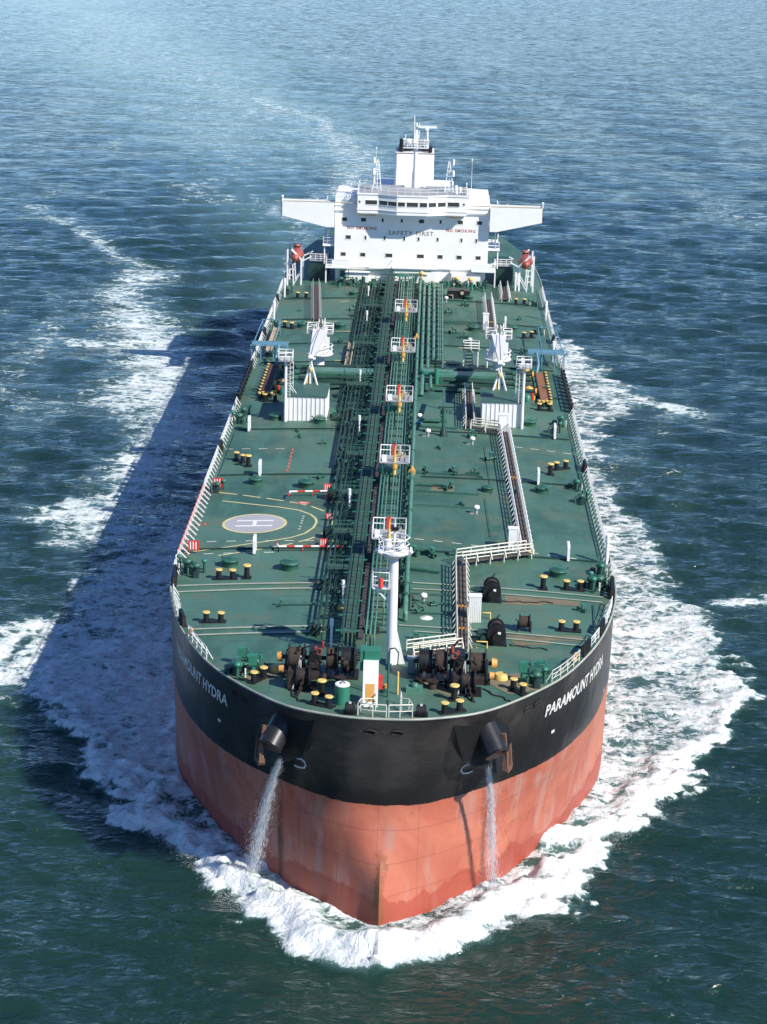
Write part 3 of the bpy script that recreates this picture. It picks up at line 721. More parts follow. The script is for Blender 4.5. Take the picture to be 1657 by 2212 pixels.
# roller fairleads (black, at the deck edge)
fl = MB()
fl.cb(0, 0, 0, .5, 2.3, .22, 'black')
for y in (-.85, 0, .85): fl.cyl((0, y, .2), (0, y, .95), .24, 'black', .2, 10)
fl.bar((0, -1.1, 1.0), (0, 1.1, 1.0), .22, 'black'); fl.cb(0, -1.05, 0, .3, .2, 1.0, 'rust'); fl.cb(0, 1.05, 0, .3, .2, 1.0, 'rust')
fproto = fl.build('roller_fairlead', ship); first = True
def at_edge(y, side, ins=.35): p = edge_pts(y, y, side, ins)[0]; return Vector((p[0], p[1], dz(*p)))
def edge_rot(y, side):
    a, b_ = edge_pts(y-.5, y-.5, side)[0], edge_pts(y+.5, y+.5, side)[0]; return -math.atan2(b_[0]-a[0], b_[1]-a[1])
spots = [(-1, 22.3), (-1, 33.9), (-1, 82.7), (-1, 147.6), (-1, 173.5), (1, 17.6), (1, 23.7), (1, 34.4), (1, 79), (1, 148.5), (1, 173), (1, 36.2), (-1, 35.4)]
for k, (side, y) in enumerate(spots):
    o = fproto if k == 0 else copy_tree(fproto, ship); o.location = at_edge(y, side); o.rotation_euler.z = edge_rot(y, side)
# black tyre fenders at the manifold
tp = MB(); prof = [(.30, -.16), (.52, -.17), (.60, 0), (.52, .17), (.30, .16), (.24, 0), (.30, -.16)]
tp.lathe((0, 0, 0), prof, 'black', 14, (1, 0, 0)); ty = tp.build('tyre_fender', ship)
k = 0
for side in (-1, 1):
    for y in np.arange(106.5, 126, 2.1):
        o = ty if k == 0 else copy_tree(ty, ship); p = at_edge(y, side, .2); o.location = p+Vector((0, 0, .7)); k += 1
    b = MB(); b.rail(deck_path(edge_pts(105.8, 127, side, .45, 2.1)), 'black', 1.2, 2.1, 2, .07, .16); b.build('manifold_side_rail', ship)

# ------------------------------------------------------------------ bollards
def bollard_pair(gap=1.35, h=.85):
    b = MB(); b.cb(0, 0, 0, gap+1.0, .75, .14, 'black'); base = b.build('bollard_pair', ship)
    for dx in (-gap/2, gap/2):
        c = MB(); c.cyl((0, 0, .1), (0, 0, h), .27, 'black', .25, 14); c.lathe((0, 0, h), [(.26, 0), (.36, .03), (.36, .12), (.3, .15)], 'yellow', 16)
        c.build('post', base, (dx, 0, 0))
    return base
bp_ = bollard_pair()
bl = [(-17.0+.65, 35.0, 0), (-16.25, 22.6, 0), (17.55, 35.15, 0), (16.4, 23.3, 0), (-18.9, 77.6, -.9), (18.8, 78.5, .6), (11.1, 6.3, -1.0), (-10.8, 7.1, 1.0), (-5.15, .95, -.5), (5.5, .35, .45), (-18.4, 152.4, -.6), (17.8, 150.2, .5), (17.6, 175.6, 0), (-17.8, 175.6, 0), (-17.6, 106.6, 0), (18.2, 106.2, 0)]
for i, (x, y, r) in enumerate(bl):
    o = bp_ if i == 0 else copy_tree(bp_, ship); o.location = (x, y, dz(x, y)); o.rotation_euler.z = r
b = MB(); b.cyl((0, 0, 0), (0, 0, 1.25), .28, 'black', .25, 14); b.lathe((0, 0, 1.2), [(.27, 0), (.42, .03), (.42, .14), (.3, .18)], 'yellow', 16); b.cb(0, 0, 0, .9, .9, .1, 'black')
sb = b.build('single_bollard', ship)
for i, (x, y) in enumerate([(-5.3, 3.5), (5.7, 3.4), (-14.3, 35.2), (14.6, 34.8), (-17.7, 75.4), (17.4, 75.8)]):
    o = sb if i == 0 else copy_tree(sb, ship); o.location = (x, y, dz(x, y))
b = MB(); b.lathe((0, 0, 0), [(.62, 0), (.62, .12), (.55, .42), (.50, .5)], 'yellow', 20)
pedestal = b.build('pedestal_roller', ship)
for i, (x, y) in enumerate([(9.75, 9.3), (-9.4, 9.5), (-4.6, 26.3), (-3.9, 80.7)]):
    o = pedestal if i == 0 else copy_tree(pedestal, ship); o.location = (x, y, dz(x, y))
    if i > 1: o.scale = (.7, .7, .7)

# ------------------------------------------------------------------ tank hatches, vents, boards
def hatch(r=.85, h=.75):
    b = MB(); b.lathe((0, 0, 0), [(r, 0), (r, h*.75), (r*1.12, h*.78), (r*1.12, h*.92), (r*.9, h), (.05, h*1.05)], 'green', 18)
    base = b.build('tank_hatch', ship)
    c = MB(); c.tube([(.42*math.cos(a), .42*math.sin(a), h*1.35) for a in np.linspace(0, 2*math.pi, 13)], .035, 'bright', 5); c.cyl((0, 0, h), (0, 0, h*1.4), .05, 'bright')
    c.bar((-.42, 0, h*1.35), (.42, 0, h*1.35), .05, 'bright'); c.bar((r*.8, 0, h*.5), (r*1.3, 0, h*1.2), .14, 'green'); c.build('hatch_handwheel', base)
    return base
hp0 = hatch()
for i, (x, y, s) in enumerate([(-16.2, 68.3, .9), (-10.4, 66.8, 1), (-16.3, 39.1, .95), (-10.3, 38.0, 1.05), (16.1, 68.3, .9), (16.3, 39.1, .95), (9.9, 67.2, .75), (13.2, 11.2, 1.0), (-10.5, 152., 1), (-16.2, 97.1, .9), (16.0, 97.9, .9), (9.7, 153.1, .9), (-10.5, 95.3, .9), (15.7, 155, .9), (-16.3, 153, .9), (-12.6, 10.2, .9), (9.3, 177, .8), (-9.5, 178, .8), (17.4, 126.9, .8)]):
    o = hp0 if i == 0 else copy_tree(hp0, ship); o.location = (x, y, dz(x, y)); o.scale = (s, s, s); o.rotation_euler.z = i*1.3
def vent_cluster(seed):
    rr = random.Random(seed); b = MB()
    b.cyl((0, 0, 0), (0, 0, .9), .38, 'dkgreen', .38, 12); b.lathe((0, 0, .9), [(.38, 0), (.55, .05), (.5, .35), (.2, .5)], 'green', 14)
    b.cyl((.9, .5, 0), (.9, .5, 1.3), .16, 'green', .16, 8); b.lathe((.9, .5, 1.25), [(.16, 0), (.34, .08), (.3, .3), (.1, .4)], 'bright', 10)
    b.tube([(-.9, -.3, 0), (-.9, -.3, .9), (-.6, -.3, 1.15), (-.3, -.3, .95)], .13, 'green', 7); b.box(-.3, .3, -1.2, -.7, 0, .6, 'dkgreen')
    b.bar((-.9, .9, .35), (1.1, .9, .35), .12, 'green'); b.cyl((.2, .9, 0), (.2, .9, .9), .09, 'cream', .09, 6)
    return b.build('vent_cluster', ship)
vc = vent_cluster(1)
for i, (x, y) in enumerate([(-20.3, 65.6), (-20.4, 37.7), (20.1, 70.6), (20.3, 65.3), (20.2, 36.4), (20.6, 40.6), (-20.4, 99.2), (-20.6, 95.4), (19.9, 99.1), (18.9, 95), (-20.4, 153.6), (19.8, 153.8), (-20.4, 179.6), (19.8, 175), (-12.7, 8.3), (12.7, 8.4), (-11.2, 9.6), (19.4, 35.9), (-19.4, 36.4), (7.6, 187), (11, 187.6), (-12, 187)]):
    o = vc if i == 0 else copy_tree(vc, ship); o.location = (x, y, dz(x, y)); o.rotation_euler.z = i*2.1; s = .75+.25*((i*37) % 10)/10; o.scale = (s, s, s)
# tall green ventilator heads by the bow
b = MB(); b.cyl((0, 0, 0), (0, 0, 1.5), .22, 'bright', .22, 10); b.box(-.35, .35, -.3, .3, 1.0, 1.9, 'bright'); b.cyl((.7, 0, 0), (.7, 0, 1.9), .14, 'bright', .14, 8); b.box(.5, .9, -.2, .2, .9, 1.6, 'green'); vh = b.build('ventilator_head', ship)
for i, (x, y, s) in enumerate([(-11.4, 8.3, 1), (11.6, 8.8, 1), (-12.7, 11.3, .8), (13.2, 11.6, .6)]):
    o = vh if i == 0 else copy_tree(vh, ship); o.location = (x, y, dz(x, y)); o.scale = (s, s, s)
# upright number boards standing fore and aft, seen edge-on
b = MB(); b.prism([(-.85, .1), (.85, .1), (.85, 1.5), (.55, 1.8), (-.55, 1.8), (-.85, 1.5)], -.13, .13, 'white', 'yz'); b.bar((0, 0, 0), (0, 0, .3), .2, 'white')
nb = b.build('tank_number_board', ship)
for i, (x, y) in enumerate([(-19.0, 91.8), (-16.0, 71.5), (-14.2, 43.2), (18.8, 92.6), (15.8, 71.6), (17.6, 44.6), (14.6, 156), (-14.5+30.6, 128)]):
    o = nb if i == 0 else copy_tree(nb, ship); o.location = (x, y, dz(x, y))
# small deck valves, pipe bends and stub pipes scattered over the tank deck
def valve():
    b = MB(); b.cyl((0, 0, 0), (0, 0, .8), .09, 'green', .09, 7); b.tube([(-.55, 0, .25), (.55, 0, .25)], .13, 'green', 7); b.cyl((-.55, 0, .25), (-.45, 0, .25), .24, 'green'); b.cyl((.45, 0, .25), (.55, 0, .25), .24, 'green')
    b.lathe((0, 0, .8), [(.26, 0), (.28, .04), (.26, .08)], 'bright', 10); return b.build('deck_valve', ship)
vv_ = valve(); rr = random.Random(5)
vpts = [(2.9, 73.3), (1.9, 43), (3.7, 42.7), (6, 43.5), (8.6, 73.6), (5, 67), (-10.4, 27), (5.8, 67.6), (-9.5, 85), (8.5, 90), (4.5, 84), (7, 61), (-12.5, 88), (-7, 75), (9, 143), (8.2, 147), (6.5, 150), (13, 66), (10.5, 80), (-8.8, 97), (-17, 121), (-19, 136), (4, 28), (2.6, 26), (3.4, 17.5), (2.3, 18.6), (18, 29), (-9, 70), (-13, 60.8+30), (9.6, 98), (6.1, 73.4), (4.8, 96.7), (-10, 142), (-17.5, 165), (-9, 165), (6, 165), (8.6, 171), (17, 163), (16.5, 139), (18.8, 116)]
for i, (x, y) in enumerate(vpts):
    o = vv_ if i == 0 else copy_tree(vv_, ship); o.location = (x, y, dz(x, y)); o.rotation_euler.z = rr.random()*3; s = rr.uniform(.6, 1.25); o.scale = (s, s, s)
b = MB(); b.cyl((0, 0, 0), (0, 0, .55), .17, 'grey', .17, 8); b.lathe((0, 0, .55), [(.17, 0), (.36, .05), (.33, .35), (.1, .45)], 'white', 12); b.bar((-.7, 0, .06), (0, 0, .06), .12, 'grey'); wv_ = b.build('white_vent_cap', ship)
for i, (x, y) in enumerate([(8.5, 86.9), (8.5, 58.3), (9.0, 143.1), (3.0, 28.8), (5.6, 173.6), (2.0, 97), (3.1, 89.6)]):
    o = wv_ if i == 0 else copy_tree(wv_, ship); o.location = (x, y, dz(x, y))
# pipes lying across the tank deck, short runs
for pts, r in (([(2.0, 67.9), (5.4, 67.7), (5.4, 66.2)], .14), ([(2, 65.6), (9, 65.2)], .08), ([(1.6, 72.9), (5, 72.9), (9.5, 72.9), (9.5, 71.8)], .10), ([(1.6, 96.2), (4.6, 96.2)], .2), ([(1.6, 93.8), (6.8, 93.4)], .12), ([(1.8, 60.3), (8.4, 60)], .05),
               ([(1.6, 44), (4.0, 43.3)], .22), ([(1.6, 38.2), (4.6, 37.4)], .14), ([(2, 28.5), (6, 28.2)], .08), ([(2, 25.6), (5.6, 25.5)], .08), ([(1.6, 31), (5.8, 30.8)], .07), ([(-10.4, 27), (-7, 27.2)], .09), ([(-12.6, 10.8), (-7.4, 10.6)], .07),
               ([(-9, 157.8), (-5, 157.9)], .12), ([(4.6, 157), (10, 156.6)], .14), ([(4.8, 150), (8, 149.8)], .1), ([(5, 99.5), (5, 103)], .1), ([(10, 86), (10.4, 66)], .035), ([(9.6, 64), (9.9, 50)], .035), ([(20.8, 88), (20.9, 46)], .04), ([(-20.6, 90), (-20.7, 68)], .04), ([(19.3, 31), (18.7, 20), (15, 12)], .05)):
    b = MB(); q = resample(pts, 1.5); b.tube([(x, y, dz(x, y)+r+.12) for x, y in q], r, 'green', 7); b.build('deck_service_pipe', ship)

# ------------------------------------------------------------------ cargo and service lines on the centre line
def pipe_run(name, x, y0, y1, r, h, mat='pipe', flange=9.0, bend=False):
    b = MB(); q = [(x, y) for y in np.arange(y0, y1, 6.)]+[(x, y1)]
    pts = [(a, c, dz(a, 60)+h) for a, c in q]
    if bend: pts = [(x, y0-.1, dz(x, y0)-.1+.2), (x, y0-.05, pts[0][2]-.3)]+pts
    b.tube(pts, r, mat, 10)
    if flange:
        for y in np.arange(y0+flange*.6, y1, flange): b.cyl((x, y-.05, dz(x, 60)+h), (x, y+.05, dz(x, 60)+h), r*1.45, 'green', None, 12)
    return b.build(name, ship)
for x, y0, r in ((-2.0, 15, .085), (-1.62, 14, .085), (-1.25, 14, .085), (-.62, 22, .085), (-.3, 22, .05), (0.02, 22, .075), (.35, 30, .04)): pipe_run('service_pipe', x, y0, 187, r, 2.05, flange=11, bend=True)
pipe_run('cargo_pipe', 1.35, 23.6, 187, .24, 1.0, flange=12, bend=True)
for x in (2.05, 2.85, 3.65): pipe_run('cargo_pipe', x, 121.5 if x < 3 else 128, 184, .23, 1.1, flange=9)
for x, r in ((4.35, .08), (4.6, .08), (4.95, .12)): pipe_run('service_pipe', x, 128 if x < 4.9 else 122, 184, r, 1.0, flange=0)
for x, r, h, y0 in ((-8.1, .14, .5, 96), (-7.55, .12, .6, 74), (-7.0, .18, .7, 60), (-6.45, .10, 1.1, 18), (-5.95, .10, 1.1, 18), (-5.5, .16, .6, 30)): pipe_run('service_pipe', x, y0, 184, r, h, 'dkgreen', 7)
# pipe supports and cross ties: one frame per station
for y in np.arange(20, 186, 3.45):
    xl = -8.4 if y > 92 else (-7.5 if y > 60 else -6.6); b = MB(); b.bar((xl, y, dz(-8, y)+.2), (5.2 if y > 125 else .6, y, dz(0, y)+.12), .10, 'dkgreen')
    for x in (-2.2, .5): b.bar((x, y, dz(x, y)), (x, y, dz(x, 60)+1.95), .09, 'dkgreen')
    b.bar((-2.3, y, dz(0, 60)+1.9), (.6, y, dz(0, 60)+1.9), .10, 'dkgreen')
    b.bar((xl, y, dz(-8, y)+.35), (-5.2, y, dz(-5, y)+.45), .14, 'dkgreen')
    if y > 125: b.bar((1.1, y, dz(1, y)+.7), (5.2, y, dz(5, y)+.65), .14, 'dkgreen')
    if y < 60 or y > 100:
        for x in (xl+.1, -5.3): b.bar((x, y, dz(x, y)), (x, y, dz(x, 60)+1.9), .07, 'dkgreen')
    b.build('pipe_support', ship)
for i, y in enumerate((40.5, 66, 94, 125.4, 154.4, 183.4)):
    b = MB(); b.box(-2.45, -.75, y-.3, y+.3, dz(0, 60)+2.1, dz(0, 60)+2.65, 'bright' if i == 2 else 'pipe'); b.box(-2.2, -2.0, y-.1, y+.1, dz(0, y), dz(0, 60)+2.1, 'green'); b.box(-1.2, -1.0, y-.1, y+.1, dz(0, y), dz(0, 60)+2.1, 'green'); b.build('pipe_anchor_box', ship)
# elevated catwalk and a low strip of dark purple-brown plates beside it
b = MB(); zc = dz(0, 60)+1.5
for y in np.arange(16, 187, 1.0): b.box(-4.15, -3.05, y+.03, y+.93, zc, zc+.07, 'catwalk')
for x in (-4.2, -3.0): b.bar((x, 16, zc-.05), (x, 187, zc-.05), .16, 'green')
for y in np.arange(16.5, 187, 4.0):
    for x in (-4.2, -3.0): b.bar((x, y, dz(x, y)), (x, y, zc), .12, 'green')
    b.bar((-4.75, y, zc+.02), (-2.6, y, zc+.02), .12, 'bright')
cw = b.build('catwalk', ship)
b = MB(); b.rail([(-4.18, y, zc) for y in np.arange(16.5, 187, 2.0)], 'dkgreen', 1.05, 2.0, 2, .035, .06); b.build('catwalk_rail', cw)
b = MB(); b.rail([(-3.02, y, zc) for y in np.arange(16.5, 187, 2.0)], 'dkgreen', 1.05, 2.0, 2, .035, .06); b.build('catwalk_rail', cw)
M['purpbrn'] = paint('purple_brown_strip', (.060, .052, .062), .85, .3, (.03, .03, .03), .4, 2)
b = MB(); 
for y in np.arange(18, 187, 2.4): b.box(-2.92, -2.32, y, y+2.3, dz(0, 60)+.25, dz(0, 60)+.32, 'purpbrn')
b.build('purple_strip', ship)
# rows of small equipment along the catwalk: cross-over galleries, valve stands, cabinets
def gallery():
    b = MB(); b.box(-1.7, 1.7, -.6, .6, 1.9, 1.98, 'catwalk'); b.rail([(-1.7, -.6, 1.95), (1.7, -.6, 1.95)], 'green', .9, 1.1, 2, .03, .06); b.rail([(-1.7, .6, 1.95), (1.7, .6, 1.95)], 'green', .9, 1.1, 2, .03, .06)
    for x in (-1.6, 1.6):
        for y in (-.55, .55): b.bar((x, y, 0), (x, y, 1.95), .09, 'green')
    for k in range(6): b.bar((-1.7-.22*k, -.5, 1.9-.32*k), (-1.7-.22*k, .5, 1.9-.32*k), .12, 'green', .05)
    return b.build('pipe_crossover', ship)
g = gallery()
for i, (x, y) in enumerate([(-6.0, 33), (-6.0, 44.5), (-5.9, 58.5), (-5.9, 74), (-5.9, 90), (-5.9, 108), (-5.9, 133), (-5.9, 160)]):
    o = g if i == 0 else copy_tree(g, ship); o.location = (x+(.75 if y < 92 else 0), y, dz(x, y)); o.scale.x = .6 if y < 92 else 1
b = MB(); b.box(-.5, .5, -.6, .6, 0, 1.2, 'dkgreen'); b.cyl((0, 0, 1.2), (0, 0, 1.6), .25, 'green', .25, 10); b.tube([(-.8, 0, 0), (-.8, 0, 1.1), (-.3, .2, 1.3)], .12, 'rust', 7); b.box(.55, .8, -.3, .3, 0, .9, 'rust'); mp = b.build('pump_unit', ship)
for i, (x, y) in enumerate([(-6.7, 31.9), (-6.7, 19.3), (-6.8, 48), (-7.2, 62), (-6.9, 79), (-6.6, 98), (-6.8, 121), (-6.5, 141), (-6.7, 150), (-6.6, 164), (-7.2, 171), (-5.2, 179), (-1.5, 20), (1.2, 31.5), (1.3, 27.5)]):
    o = mp if i == 0 else copy_tree(mp, ship); o.location = (x, y, dz(x, y)); o.rotation_euler.z = (i % 4)*1.57; s = .7+.1*(i % 4); o.scale = (s, s, s)
b = MB(); b.cyl((0, 0, 0), (0, 0, 2.6), .10, 'white', .10, 8); b.cyl((0, 0, 2.0), (0, 0, 2.7), .17, 'white', .17, 8); lp = b.build('white_lamp_post', ship)
for i, (x, y) in enumerate([(-4.55, 26.8), (-5.1, 15.9), (-5.2, 57.0), (-5.3, 88.6), (-6.1, 113), (-6.5, 152), (-6.9, 171.5), (11.2, 128.5)]):
    o = lp if i == 0 else copy_tree(lp, ship); o.location = (x, y, dz(x, y))
# valve rows between the thin pipes and the cargo line
for y in np.arange(34, 118, 2.6):
    b = MB()
    x = .85+.2*math.sin(y*3.1); z = dz(0, 60)
    b.cyl((x, y, z), (x, y, z+.7+.3*math.sin(y)), .11, 'dkgreen', .11, 6); b.cyl((x-.3, y, z+.55), (x+.3, y, z+.55), .16, 'green', .16, 7); b.build('line_valve', ship)
for y in np.arange(26, 185, 2.5):
    b = MB()
    x = -5.0+.15*math.sin(y*2.1); z = dz(-5, 60); hh = .6+.5*abs(math.sin(y*1.7))
    b.cyl((x, y, z), (x, y, z+hh), .08, 'dkgreen', .08, 6); b.box(x-.16, x+.16, y-.16, y+.16, z+hh-.2, z+hh, 'green')
    x = (-8.4 if y > 92 else -6.7)+.3*math.sin(y*1.3)
    b.build('line_valve', ship)
    if math.sin(y*5) > -.2: b = MB(); b.cyl((x, y, z-.1), (x, y, z+hh*.8), .09, 'dkgreen', .09, 6); b.bar((x-.4, y, z+.3), (x+.4, y, z+.3), .1, 'green'); b.build('vent_stub', ship)

# foam monitor platforms
def monitor_platform():
    b = MB(); b.box(-1.62, 1.62, -1.3, 1.9, 3.55, 3.65, 'grey')
    for x in (-1.3, 1.3):
        for y in (-1.1, 1.7): b.bar((x, y, .0), (x, y, 3.55), .14, 'green')
    base = b.build('monitor_platform', ship)
    r = MB(); r.rail([(-1.62, -1.3, 3.65), (-1.62, 1.9, 3.65), (1.62, 1.9, 3.65), (1.62, -1.3, 3.65)], 'white', 1.15, 1.2, 2, .055, .09); r.build('platform_rail', base)
    c = MB(); c.cyl((0, -1.0, 2.2), (0, -1.0, 4.3), .2, 'yellow', .17, 10); c.tube([(0, -1.0, 4.3), (0, -.7, 4.7), (.02, .3, 4.8), (.04, 1.2, 4.85)], .09, 'orange', 8); c.cyl((0, -1.15, 3.0), (0, -1.15, 3.5), .33, 'orange', .33, 12)
    c.tube([(.55+.3*math.cos(a), -.55+.05, 4.35+.3*math.sin(a)) for a in np.linspace(0, 6.28, 13)], .05, 'yellow', 5); c.bar((0, -.6, 4.35), (.6, -.55, 4.35), .09, 'yellow')
    c.build('foam_monitor', base)
    d = MB(); d.box(-.3, .12, 1.75, 2.0, 3.7, 4.9, 'red'); d.build('fire_box', base); d = MB(); d.box(-1.4, -.9, -.9, -.4, 3.65, 4.3, 'white'); d.build('equipment_locker', base); d = MB(); d.box(.7, 1.2, .7, 1.3, 3.65, 4.2, 'grey'); d.build('hose_box', base)
    return base
pf = monitor_platform()
for i, y in enumerate((38.1, 65.6, 93.7, 121.5, 148.5)):
    o = pf if i == 0 else copy_tree(pf, ship); o.location = (-.55, y, dz(0, 60))
for i, (x, y) in enumerate([(1.37, 70.1), (1.15, 141)]):
    b = MB(); b.cyl((x, y-.25, dz(0, 60)+1.0), (x, y+.25, dz(0, 60)+1.0), .42, 'orange', .42, 14); b.cyl((x, y, dz(0, 60)+1.2), (x, y, dz(0, 60)+1.75), .22, 'orange', .1, 10); b.build('orange_valve', ship)

# ------------------------------------------------------------------ cargo manifold (both sides)
def manifold(side):
    t = bpy.data.objects.new('cargo_manifold', None); C.objects.link(t); t.parent = ship
    X = lambda a: side*a
    b = MB()
    for x in (17.75, 18.95):
        b.box(min(X(x), X(x+.12)), max(X(x), X(x+.12)), 109, 125.2, 18.1, 18.9, 'black')
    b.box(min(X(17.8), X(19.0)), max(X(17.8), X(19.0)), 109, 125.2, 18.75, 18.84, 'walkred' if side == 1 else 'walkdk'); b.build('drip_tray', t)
    for j, y in enumerate((112.2, 115.4, 118.6, 121.8)):
        c = MB(); c.cyl((X(5.0), y, 19.75), (X(17.3), y, 19.3), .26, 'dkgreen', .26, 12); c.cyl((X(17.2), y, 19.3), (X(17.45), y, 19.3), .44, 'orange' if j in (0, 3) else 'green', .44, 14); c.cyl((X(14.5), y, 19.4), (X(15.2), y, 19.4), .4, 'green', .4, 12); c.build('manifold_pipe', t)
    c = MB()
    for k in range(10):
        c = MB(); y = 109.8+1.65*k; c.cyl((X(19.2), y, 18.15), (X(19.2), y, 18.95), .13, 'black', .13, 8); c.cyl((X(19.2), y, 18.95), (X(19.2), y, 19.1), .20, 'yellow', .2, 8)
        c.build('valve_stand', t)
        if k % 2: c = MB(); c.cyl((X(17.1), y, 18.2), (X(17.1), y, 18.9), .12, 'yellow', .12, 8); c.build('yellow_post', t)
    for k in range(4): c = MB(); c.cyl((X(17.6+.5*k), 108.3-.3*(k % 2), 18.2), (X(17.6+.5*k), 108.3-.3*(k % 2), 18.95), .16, 'black', .16, 8); c.cyl((X(17.6+.5*k), 108.3-.3*(k % 2), 18.9), (X(17.6+.5*k), 108.3-.3*(k % 2), 19.1), .24, 'yellow', .24, 10); c.build('valve_stand', t)
    c = MB()
    for y, m_ in ((113.2, 'orange'), (124.6, 'orange')): c = MB(); c.lathe((X(16.4), y, 19.0), [(.2, 0), (.62, .15), (.62, .55), (.2, .75)], m_, 14); c.build('orange_valve', t)
    c = MB(); c.lathe((X(16.1), 110.4, 18.3), [(.5, 0), (.5, .8), (.3, .95)], 'bright', 12); c.build('hydraulic_unit', t); c = MB(); c.cyl((X(16.8), 111.3, 18.3), (X(16.8), 111.3, 19.2), .22, 'red', .22, 8); c.build('fire_hydrant', t)
    c = MB(); c.box(min(X(4.2), X(13.4)), max(X(4.2), X(13.4)), 117.2, 119.6, 19.7, 20.0, 'pipe'); c.box(min(X(4.2), X(13.4)), max(X(4.2), X(13.4)), 117.1, 117.35, 18.7, 19.7, 'green')
    for x in (4.6, 7.4, 10.2, 13): c.bar((X(x), 119, 18.4), (X(x), 119, 19.8), .2, 'green')
    c.build('manifold_gallery', t)
    c = MB(); c.box(min(X(8.7), X(11.6)), max(X(8.7), X(11.6)), 121.5, 127, 18.4, 18.9, 'dkgreen')
    for k in range(5): c.tube([(X(5.2+1.2*k), 121+.3*k, 18.6), (X(5.2+1.2*k), 125, 18.9), (X(5.2+1.2*k), 128, 18.7)], .16, 'dkgreen', 7)
    c.build('manifold_valves', t)
    return t
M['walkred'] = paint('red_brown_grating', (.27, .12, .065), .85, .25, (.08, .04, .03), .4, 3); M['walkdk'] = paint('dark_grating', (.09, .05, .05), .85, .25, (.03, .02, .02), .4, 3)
for s_ in (-1, 1): manifold(s_)
# green gooseneck header ahead of the manifold on the lit side
b = MB(); z0 = dz(3, 60)
b.tube([(2.05, 121.5, z0+1.1), (2.05, 119, z0+1.1), (2.6, 118.0, z0+1.1), (5.6, 117.8, z0+1.1)], .3, 'bright', 10); b.tube([(2.2, 117.5, z0+1.0), (2.15, 110.4, z0+1.0), (2.15, 109.7, z0+.2)], .28, 'pipe', 10)
b.tube([(3.3, 117.6, z0+1.0), (3.3, 112.5, z0+1.0), (3.4, 111.9, z0+.6)], .22, 'pipe', 10); b.cyl((4.1, 117.2, z0), (4.1, 117.2, z0+2.1), .35, 'bright', .3, 12); b.box(2.2, 6.4, 118.3, 119.6, z0+1.25, z0+1.5, 'pipe')
b.build('pipe_header', ship)
b = MB(); b.cyl((5.0, 90.2, 18.6), (5.0, 90.2, 22.3), .23, 'green', .2, 12); b.bar((4.2, 90.2, 22.3), (6.5, 90.2, 22.3), .16, 'dkgreen'); b.bar((5.0, 90.2, 22.2), (5.0, 104, 21.2), .3, 'green', .4); b.bar((5, 103.5, 18.6), (5, 103.5, 21.2), .2, 'green'); b.lathe((5., 90.2, 18.55), [(.55, 0), (.45, .5), (.25, 1.1)], 'dkgreen', 12); b.build('hose_davit', ship)
b = MB(); b.tube([(2.1, 96.8, 18.9), (4.6, 96.6, 18.9)], .22, 'pipe', 8); b.cyl((1.6, 96.3, 18.7), (2.4, 96.3, 18.7), .45, 'blue', .45, 12); b.build('deck_crossover_pipe', ship)

# blue hose supports at the deck edge
for side in (-1, 1):
    b = MB(); X = lambda a: side*a
    for y in (130.5, 133.2):
        b.bar((X(16.9), y, 20.3), (X(22.3), y, 20.3), .13, 'blue')
        for x in (17.1, 19.0, 20.8, 22.1): b.bar((X(x), y, 18.1), (X(x), y, 20.3), .10, 'blue')
    for x in (17.1, 19.0, 20.8, 22.1): b.bar((X(x), 130.5, 20.3), (X(x), 133.2, 20.3), .10, 'blue'); b.bar((X(x), 130.5, 18.3), (X(x), 133.2, 20.3), .10, 'blue')
    b.box(min(X(17), X(22)), max(X(17), X(22)), 131.2, 133, 20.25, 20.32, 'blue')
    for x in (19.2, 21.8): b.bar((X(x), 147, 18.1), (X(x), 147, 20.6), .11, 'blue')
    b.bar((X(19), 147, 20.6), (X(22), 147, 20.6), .11, 'blue'); b.bar((X(19.2), 147, 20.5), (X(19.0), 133, 20.4), .12, 'blue'); b.bar((X(21.8), 147, 20.5), (X(21.9), 133, 20.4), .12, 'blue')
    b.tube([(X(18.1), 126.5, 18.3), (X(18.3), 126.9, 19.6), (X(18.2), 130.5, 20.4)], .2, 'blue', 8)
    b.build('hose_support_frame', ship)

